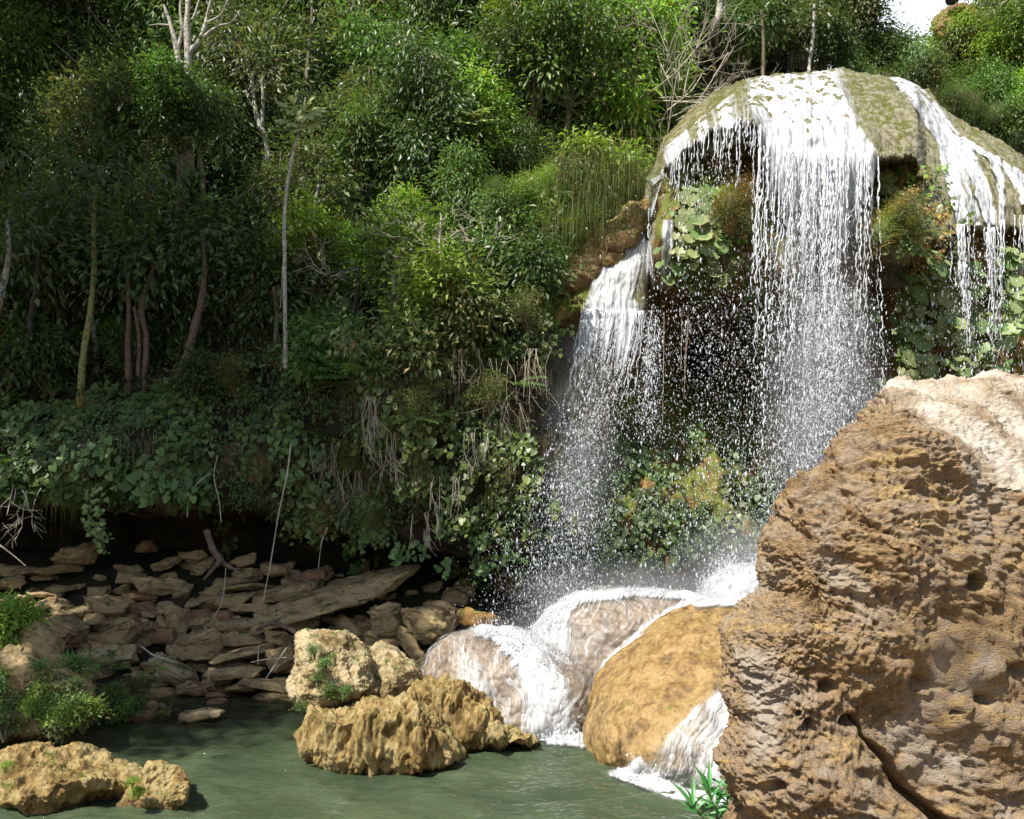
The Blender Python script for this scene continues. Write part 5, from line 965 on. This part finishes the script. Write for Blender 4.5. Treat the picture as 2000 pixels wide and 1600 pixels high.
for k, (x0, y0, x1, y1, ya, lb) in enumerate([(715, 250, 722, 130, 21, 'dark reddish trunk high right of the tall sapling'), (690, 620, 700, 520, 17, 'thin dark stem low right of the tall sapling'), (775, 600, 780, 520, 16.9, 'first thin pale stem above the cliff vines'), (768, 600, 765, 530, 16.9, 'second thin pale stem above the cliff vines'), (940, 200, 945, 60, 22, 'slim trunk deep in the forest above centre'), (1180, 140, 1178, 0, 23, 'slim dark trunk behind the lime shrubs'), (870, 230, 885, 130, 21.5, 'crooked dark stem in the upper centre'), (600, 130, 610, 0, 22, 'slim dark trunk at the top left of centre'), (1490, 140, 1486, 20, 24, 'slim trunk behind the dome at left'), (1580, 130, 1590, 10, 25, 'slim trunk behind the dome crest'), (60, 620, 75, 500, 17, 'dark thin trunk at the far left'), (540, 640, 535, 560, 17, 'dark stub left of the tall sapling')]):
    bare([(x0, y0+40, ya), (x0, y0, ya), ((x0+x1)/2+3, (y0+y1)/2, ya), (x1, y1, ya)], [.06, .055, .05, .04], ['redbark', 'darkbark', 'palebark', 'palebark', 'bark', 'darkbark', 'darkbark', 'bark', 'bark', 'palebark', 'darkbark', 'redbark'][k], lb, crownpts=[(x1, y1-10, ya), (x1+30, y1-10, ya)], n=260, cm='dark')
# tall thin sapling with palmate leaves
Y = 15.6
o = stem('tall_sapling', [(558, 720, Y), (557, 640, Y), (556, 520, Y), (555, 450, Y), (558, 390, Y), (566, 330, Y), (578, 280, Y), (590, 235, Y), (597, 190, Y)], [.045, .04, .038, .036, .034, .03, .026, .02, .012], 'palebark', 'tall thin pale sapling topped by big lobed leaves',
         kids=[([(585, 250, Y), (580, 225, Y), (565, 215, Y)], [.01, .008, .006]), ([(588, 245, Y), (600, 225, Y), (612, 215, Y)], [.01, .008, .006]), ([(582, 265, Y), (572, 255, Y), (565, 245, Y)], [.008, .007, .005])])
def palmate(c, s, D, N):
    P = []; Dd = []; D = unit(np.array(D, float)); N = unit(np.array(N, float)); X = np.cross(D, N); n = 9
    for i in range(n):
        a = (i-(n-1)/2)*.62; Dd.append(D*math.cos(a)+X*math.sin(a)); P.append(c)
    T = (np.array([[0, 0, 0], [-.14, .45, .02], [-.17, .75, .0], [0, 1, -.08], [.17, .75, 0], [.14, .45, .02]]), np.array([[0, 5, 1], [1, 5, 4], [1, 4, 2], [2, 4, 3]]))
    return scatter(T, np.array(P), np.array(Dd), np.tile(N, (n, 1)), s)
q = []
for (px, py, s, D) in [(560, 212, .20, (-.7, -.3, .3)), (562, 240, .27, (-.8, -.6, -.2)), (605, 222, .36, (.7, -.5, -.3)), (598, 205, .26, (.4, -.6, .2)), (592, 250, .30, (.2, -.8, -.5)), (612, 240, .28, (.6, -.5, -.6)), (575, 205, .18, (-.3, -.3, .5))]:
    q.append(palmate(np.array(at(px, py, Y-.1)), s, D, (-.15, -.75, .65)))
V, Fc = join(q); M['pale_leaf'] = leafmat('pale_yellow_green_leaf', (.34, .40, .13), (.42, .47, .18), .3, .6); put('leaves', V, Fc, M['pale_leaf'], o)
o = stem('sapling', [(935, 300, 18.5), (932, 262, 18.5), (936, 232, 18.4)], [.03, .025, .015], 'bark', 'short sapling with flat yellow-green lobed leaves at upper centre')
q = [palmate(np.array(at(px, py, 18.3)), s, D, (0, -.45, .9)) for (px, py, s, D) in [(915, 222, .3, (-.7, -.4, 0)), (945, 216, .32, (.6, -.5, 0)), (910, 240, .34, (-.8, -.5, -.1)), (950, 235, .34, (.8, -.4, -.1)), (930, 228, .3, (0, -.8, -.1))]]
V, Fc = join(q); put('leaves', V, Fc, M['pale_leaf'], o)
# bare twiggy bush beside the dome
tw = []
def twig(p, d, L, r, dep):
    e = p+d*L; m_ = (p+e)/2+rs.normal(size=3)*L*.08; tw.append(tube([p, m_, e], [r, r*.8, r*.55], 4, 2))
    if dep > 0:
        for _ in range(rs.randint(2, 5)):
            f = rs.uniform(.35, 1); twig(p+(e-p)*f, unit(d+rs.normal(size=3)*.55+[0, 0, .05]), L*rs.uniform(.5, .8), r*.55, dep-1)
org = np.array(at(1310, 225, 19.9))
for ang in np.linspace(-.6, 2.2, 22):
    twig(org+rs.normal(size=3)*.3, unit(np.array([math.cos(ang), -.2+rs.normal()*.3, math.sin(ang)])), rs.uniform(1.0, 1.8), .018, 3)
o = empty('twiggy_bush', Vector(org), 'tangle of bare pale twigs left of the dome crest', 'bush'); V, Fc = join(tw); put('branches', V, Fc, M['dead'], o)
tw = []; org = np.array(at(300, 560, 16.5))
for (a, b, yy, n) in [(940, 480, 16.6, 7), (640, 540, 16.6, 5), (830, 480, 16.8, 6)]:
    tw = []; org = np.array(at(a, b, yy))
    for _ in range(n): twig(org, unit(rs.normal(size=3)*[1, .4, .6]+[0, -.2, .6]), rs.uniform(.4, .8), .011, 2)
    o = empty('twiggy_bush', Vector(org), {940: 'thin grey twigs among the shrubs left of the ochre outcrop', 640: 'thin dark twigs near the tall sapling', 830: 'thin grey twigs by the leafless sapling'}[a], 'bush'); V, Fc = join(tw); put('branches', V, Fc, M['dead'], o)
# a leafy tree in front of the forked tree's foot
for px, py, s, m in [(345, 310, .7, 'green'), (395, 320, .65, 'dark'), (300, 315, .7, 'dark')]:
    place(TP[0], at(px, py+200*s*.8, 18.4), px, s, f'{MATN[m]} tree hiding the foot of the pale forked tree', 'tree', 'trees of the forest slope', m)
# dangling dry rootlets over the shaded cliff
for i, (px, py, L) in enumerate([(735, 790, 1.1), (760, 860, .9), (815, 690, .8), (905, 700, .8), (880, 940, .7), (960, 720, 1.0), (1000, 800, 1.0), (700, 930, .9), (655, 880, .8), (1035, 700, .9), (840, 1010, .6), (925, 860, .7)]):
    b = hill_at(px, py); tw = []
    for _ in range(7): twig(b+np.array([rs.normal()*.18, -.55, .1]), unit(np.array([rs.normal()*.12, -.05, -1.])), L*rs.uniform(.5, 1), .006, 1)
    o = empty('hanging_roots', Vector(b)+Vector((0, -.5, 0)), f'{"long" if L > .85 else "short"} bundle of dry rootlets {zone(px, py)}', 'roots', 'dry rootlets hanging on the shaded cliff'); V, Fc = join(tw); put('rootlets', V, Fc, M['dead'], o)
# hanging vines and roots
def strand(name, pts, rad, mat, label, cat='vine'):
    V, Fc = tube([at(*p) for p in pts], rad, 6, 6); V = V+normals(V, Fc)*(fbm(V*6, 2, 3)*np.mean(rad)*.4)[:, None]; return tag(put(name, V, Fc, M[mat]), label, cat)
strand('hanging_vine', [(568, 870, 15.3), (560, 930, 15), (545, 1000, 14.9), (530, 1090, 14.8), (514, 1175, 14.6)], [.012, .012, .011, .010, .008], 'dead', 'long thin pale vine hanging slantwise over the stacked slabs')
strand('hanging_vine', [(441, 1110, 14.6), (438, 1150, 14.5), (432, 1180, 14.4), (418, 1205, 14.3)], [.008]*4, 'dead', 'short thin vine hanging over the left of the stack')
strand('hanging_vine', [(1345, 590, 16.6), (1343, 650, 16.5), (1339, 700, 16.5), (1336, 780, 16.5)], [.012, .025, .022, .008], 'redbark', 'thick brown root dangling in the dark hollow under the dome')
strand('hanging_vine', [(1352, 595, 16.6), (1353, 620, 16.6), (1348, 650, 16.6)], [.010, .010, .006], 'redbark', 'short root beside the thick dangling one')
strand('hanging_vine', [(1332, 600, 16.6), (1331, 660, 16.6), (1330, 720, 16.6)], [.005]*3, 'dead', 'hair-thin root left of the thick dangling one')
strand('hanging_vine', [(1297, 610, 16.6), (1296, 720, 16.6), (1294, 830, 16.6)], [.005]*3, 'dead', 'long hair-thin root behind the left spray')
strand('hanging_vine', [(425, 890, 15.4), (418, 930, 15), (428, 980, 15), (432, 1020, 15)], [.008]*4, 'dead', 'loose thin vine in front of the orange earth')
strand('hanging_vine', [(410, 925, 15.2), (385, 945, 15), (368, 980, 15), (366, 1010, 15)], [.007]*4, 'ggrassm' if 0 else 'dead', 'arching thin stem left of the orange earth')
strand('hanging_vine', [(640, 1030, 15.3), (628, 1060, 15.2), (622, 1110, 15.2)], [.007]*3, 'dead', 'short pale vine near the foot of the cliff')
strand('hanging_vine', [(560, 470, 15.8), (552, 520, 15.7), (548, 600, 15.7)], [.006]*3, 'dead', 'fine vine beside the sapling stem')
strand('root', [(404, 1038, 15.0), (415, 1070, 14.8), (432, 1095, 14.7), (452, 1110, 14.6), (470, 1112, 14.6)], [.06, .07, .055, .04, .02], 'redbark', 'thick forked brown root gripping the top of the stacked slabs', 'root')
strand('root', [(432, 1092, 14.6), (420, 1108, 14.5), (398, 1132, 14.5)], [.045, .04, .02], 'redbark', 'side root curving left from the thick forked root', 'root')
strand('root', [(555, 1108, 14.8), (575, 1118, 14.7), (592, 1130, 14.6), (608, 1145, 14.5), (606, 1158, 14.5)], [.012, .022, .026, .026, .018], 'redbark', 'curved pinkish root above the great slanting slab', 'root')
strand('root', [(500, 1232, 13.9), (530, 1218, 13.9), (560, 1226, 13.8), (590, 1245, 13.7)], [.03, .045, .045, .03], 'redbark', 'wavy driftwood root lying on the stack', 'root')
strand('stick', [(275, 1262, 13.4), (300, 1280, 13.2), (325, 1288, 13.1), (345, 1295, 13.1)], [.012, .016, .018, .010], 'dead', 'pale bent stick below the slanting triangular block', 'stick')
strand('stick', [(520, 1325, 12.9), (540, 1295, 12.8), (560, 1265, 12.8)], [.009, .010, .008], 'dead', 'thin pale stick leaning left of the pale upright boulder', 'stick')
strand('stick', [(490, 1294, 13), (520, 1288, 13), (560, 1284, 13)], [.007]*3, 'dead', 'thin horizontal twig across the lower slabs', 'stick')
strand('stick', [(505, 1262, 13.1), (504, 1298, 13)], [.006]*2, 'dead', 'thin upright twig in front of the lower slabs', 'stick')
strand('stick', [(800, 1300, 12.4), (820, 1290, 12.4), (840, 1280, 12.5)], [.014, .016, .012], 'bark', 'dark stick between the shaded boulder and the wet boulder', 'stick')
strand('stick', [(60, 1200, 13.3), (75, 1185, 13.4), (92, 1172, 13.5)], [.03, .03, .02], 'dead', 'weathered branch stub above the bright fern', 'stick')
strand('stick', [(-10, 1058, 14.8), (20, 1080, 14.7), (50, 1105, 14.6)], [.014, .012, .008], 'dead', 'bare pale stick at the left edge of the overhang', 'stick')
tw = []; org = np.array(at(50, 950, 14.6))
for _ in range(6): twig(org+rs.normal(size=3)*.15, unit(np.array([rs.normal()*.35, -.1, -1.])), rs.uniform(.35, .6), .010, 2)
o = empty('hanging_roots', Vector(org), 'pale bare rootlets dangling from the left overhang', 'roots'); V, Fc = join(tw); put('rootlets', V, Fc, M['dead'], o)
# pale-leaved vine hanging at the left over the dark hollow
for (x, y0, y1) in [(180, 950, 1050), (200, 945, 1075)]:
    pts = [(x, y0, 14.4), (x-6, (y0+y1)/2, 14.4), (x+2, y1, 14.4)]; o = empty('leafy_vine', at(*pts[0]), f'pale-leaved vine hanging over the left hollow, {"shorter left strand" if x == 180 else "longer right strand"}', 'vine')
    V, Fc = tube([at(*p) for p in pts], .008, 5, 5); put('stem', V, Fc, M['bark'], o); n = 60; t = rs.rand(n)**.7; P = np.stack([np.interp(t, [0, .5, 1], [at(*p)[k] for p in pts]) for k in range(3)], 1)+rs.normal(size=(n, 3))*[.07, .05, .05]
    V, Fc = scatter(L_HEART, P, unit(rs.normal(size=(n, 3))*.6+[0, -.3, -.6]), unit(rs.normal(size=(n, 3))*.4+[0, -1, .6]), rs.uniform(.05, .11, n)); put('leaves', V, Fc, M['round'], o)
# lance-leaved plant by the rough rock, low right of centre
o = empty('lance_leaf_plant', at(1420, 1640, 5.6), 'bright green lance-leaved plant at the bottom edge against the rough rock', 'plant')
st = [((1410, 1650), (1398, 1590), (1385, 1545)), ((1425, 1650), (1420, 1570), (1425, 1530)), ((1440, 1650), (1430, 1580), (1445, 1545)), ((1395, 1660), (1375, 1600), (1352, 1575)), ((1450, 1660), (1450, 1600), (1458, 1570)), ((1415, 1660), (1405, 1610), (1400, 1580))]
parts = []; P = []; D = []
for i, s3 in enumerate(st):
    w = [np.array(at(x, y, 5.55+.08*(i % 3))) for x, y in s3]; parts.append(tube(w, [.008, .006, .003], 5))
    for k in range(13):
        t = k/12; q = w[0]*(1-t)**2+2*w[1]*t*(1-t)+w[2]*t*t if 0 else (w[1]*(1-t)+w[2]*t); a = k*2.4; P.append(q); D.append([math.cos(a)*(1.1-.7*t), math.sin(a)*.8-.2, .35+.7*t+rs.normal()*.2])
V, Fc = join(parts); put('stems', V, Fc, M['bark'], o); V, Fc = scatter(L_LANCE, np.array(P), np.array(D), np.tile([0, -.5, 1.], (len(P), 1)), rs.uniform(.11, .25, len(P))); M['lance'] = leafmat('fresh_green_lance_leaf', (.06, .19, .05), (.10, .26, .07), .3, .4); put('leaves', V, Fc, M['lance'], o)
# tall off-frame canopy on the left bank that keeps the slope in shade; its fringe shows at the top left
CAN = make_tree('canopy_tree', 500, 16, (1.5, -1., 16), (4.2, 4.0, 2.4), 16, 420, 13, .42, 'dark', 'darkbark', trunk=.28, spread=.7)
for i, (x, y, s) in enumerate([(-17, 13, 1.0), (-19, 18, 1.05), (-21, 24, 1.15), (-13, 9.5, 1.0), (-22, 14.5, 1.1), (-15.0, 20, 1.1), (-10.6, 9.6, .95), (-14.5, 6.3, .85)]):
    z = float(hill(1000+x/y*F0, 6.5)[2]) if 0 else 3.5
    place(CAN, (x, y, z), [0, 2, 4, 5, 6, 7, 8, 9][i]*1.3, s, f'tall dark canopy tree shading the left bank, {["nearest the pool", "further left", "farthest back", "leaning over the slabs", "at the far left", "over the forked tree", "over the cliff edge", "beside the pool at left", "reaching over the slab pile"][i]}', 'tree', 'tall canopy trees over the left bank')
# person resting on the outcrop at the upper right, mostly above the frame
rock_thing('rock_outcrop', 'pinkish-brown rock outcrop at the upper right under the crouching person', 'redslab', [(1822, 60), (1835, 35), (1850, 18), (1880, 10), (1900, 25), (1905, 60), (1890, 90), (1850, 95)], 28, .8, 1.5, cat='outcrop', n=40, amp=(.15, .08, .03), seed=605, ch=.2)
def person():
    b = at(1860, 14, 27.1); k = np.array([list(b)])[0]; u = 1.7
    J = {'pel': (0, .05, .25), 'sp': (0, .0, .5), 'ch': (0, -.08, .75), 'nk': (0, -.1, .9), 'hd': (0, -.12, 1.02), 'ht': (0, -.11, 1.15),
         'ls': (-.18, -.08, .82), 'le': (-.27, -.2, .58), 'lw': (-.16, -.4, .45), 'rs': (.18, -.08, .82), 're': (.27, -.2, .58), 'rw': (.18, -.42, .47),
         'lh': (-.1, .03, .24), 'lk': (-.2, -.38, .42), 'la': (-.2, -.34, .04), 'lt': (-.21, -.5, .0), 'rh': (.1, .03, .24), 'rk': (.2, -.38, .42), 'ra': (.24, -.34, .04), 'rt': (.26, -.5, .0)}
    R = {'pel': .13, 'sp': .12, 'ch': .14, 'nk': .055, 'hd': .08, 'ht': .07, 'ls': .06, 'le': .045, 'lw': .03, 'rs': .06, 're': .045, 'rw': .03, 'lh': .09, 'lk': .06, 'la': .04, 'lt': .035, 'rh': .09, 'rk': .06, 'ra': .04, 'rt': .035}
    E = [('pel', 'sp'), ('sp', 'ch'), ('ch', 'nk'), ('nk', 'hd'), ('hd', 'ht'), ('ch', 'ls'), ('ls', 'le'), ('le', 'lw'), ('ch', 'rs'), ('rs', 're'), ('re', 'rw'), ('pel', 'lh'), ('lh', 'lk'), ('lk', 'la'), ('la', 'lt'), ('pel', 'rh'), ('rh', 'rk'), ('rk', 'ra'), ('ra', 'rt')]
    nm = list(J); me = bpy.data.meshes.new('body'); me.from_pydata([J[a] for a in nm], [(nm.index(a), nm.index(c)) for a, c in E], [])
    o = empty('person', b, 'person in red clothing crouching on the outcrop at the upper right edge', 'person')
    bo = obj('body', me, o); md = bo.modifiers.new('skin', 'SKIN')
    for v, a in zip(me.skin_vertices[0].data if me.skin_vertices else [], nm): v.radius = (R[a], R[a])
    if not me.skin_vertices:
        pass
    bo.modifiers.new('sub', 'SUBSURF').levels = 2; bo.modifiers['sub'].render_levels = 2
    sk = Mt('skin_tone'); sk.fin(sk.n('BsdfPrincipled', {'Base Color': (.42, .2, .13, 1), 'Roughness': .6}).outputs[0]); me.materials.append(sk.m)
    rd = Mt('red_cloth'); rd.fin(rd.n('BsdfPrincipled', {'Base Color': (.45, .03, .04, 1), 'Roughness': .9}).outputs[0])
    D, Fc = cubesphere(8); V, Fc = D*[.2, .16, .27]+[0, -.05, .62], Fc; obj('shirt', mesh('shirt', V, Fc, rd.m), o)
    nv = Mt('navy_cloth'); nv.fin(nv.n('BsdfPrincipled', {'Base Color': (.03, .03, .06, 1), 'Roughness': .9}).outputs[0])
    V2, F2 = join([tube([J['lh'], ((J['lh'][0]+J['lk'][0])/2, -.2, .36), J['lk']], [.12, .1, .085], 8), tube([J['rh'], ((J['rh'][0]+J['rk'][0])/2, -.2, .36), J['rk']], [.12, .1, .085], 8), (cubesphere(6)[0]*[.2, .16, .13]+[0, .04, .24], cubesphere(6)[1])]); obj('shorts', mesh('shorts', V2, F2, nv.m), o)
    V3, F3 = cubesphere(6); obj('hair', mesh('hair', V3*[.095, .11, .1]+[0, -.09, 1.14], F3, nv.m), o)
person()

# ------------------------------------------------------------------ tidy: drop prototypes, single out equal labels
for r in TP+SP+VH+VR+GS+[LOWP, FINE, FN, PH, CAN]:
    for ch in list(r.children): bpy.data.objects.remove(ch)
    bpy.data.objects.remove(r)
bpy.context.view_layer.update()
by = {}
for o in SC.objects:
    if o.parent is None and 'label' in o.keys() and 'category' in o.keys(): by.setdefault(o['label'], []).append(o)
ORD = ['first', 'second', 'third', 'fourth', 'fifth', 'sixth', 'seventh', 'eighth', 'ninth', 'tenth', 'eleventh', 'twelfth', 'thirteenth', 'fourteenth', 'fifteenth', 'sixteenth', 'seventeenth', 'eighteenth', 'nineteenth', 'twentieth', 'twenty-first', 'twenty-second', 'twenty-third', 'twenty-fourth']
for lb, os_ in by.items():
    if len(os_) < 2 or len(os_) > 24: continue
    os_.sort(key=lambda o: o.matrix_world.translation.x/max(o.matrix_world.translation.y, .1))
    for i, o in enumerate(os_):
        o['label'] = lb+', '+(('left one' if i == 0 else 'right one') if len(os_) == 2 else ORD[i]+' from left')
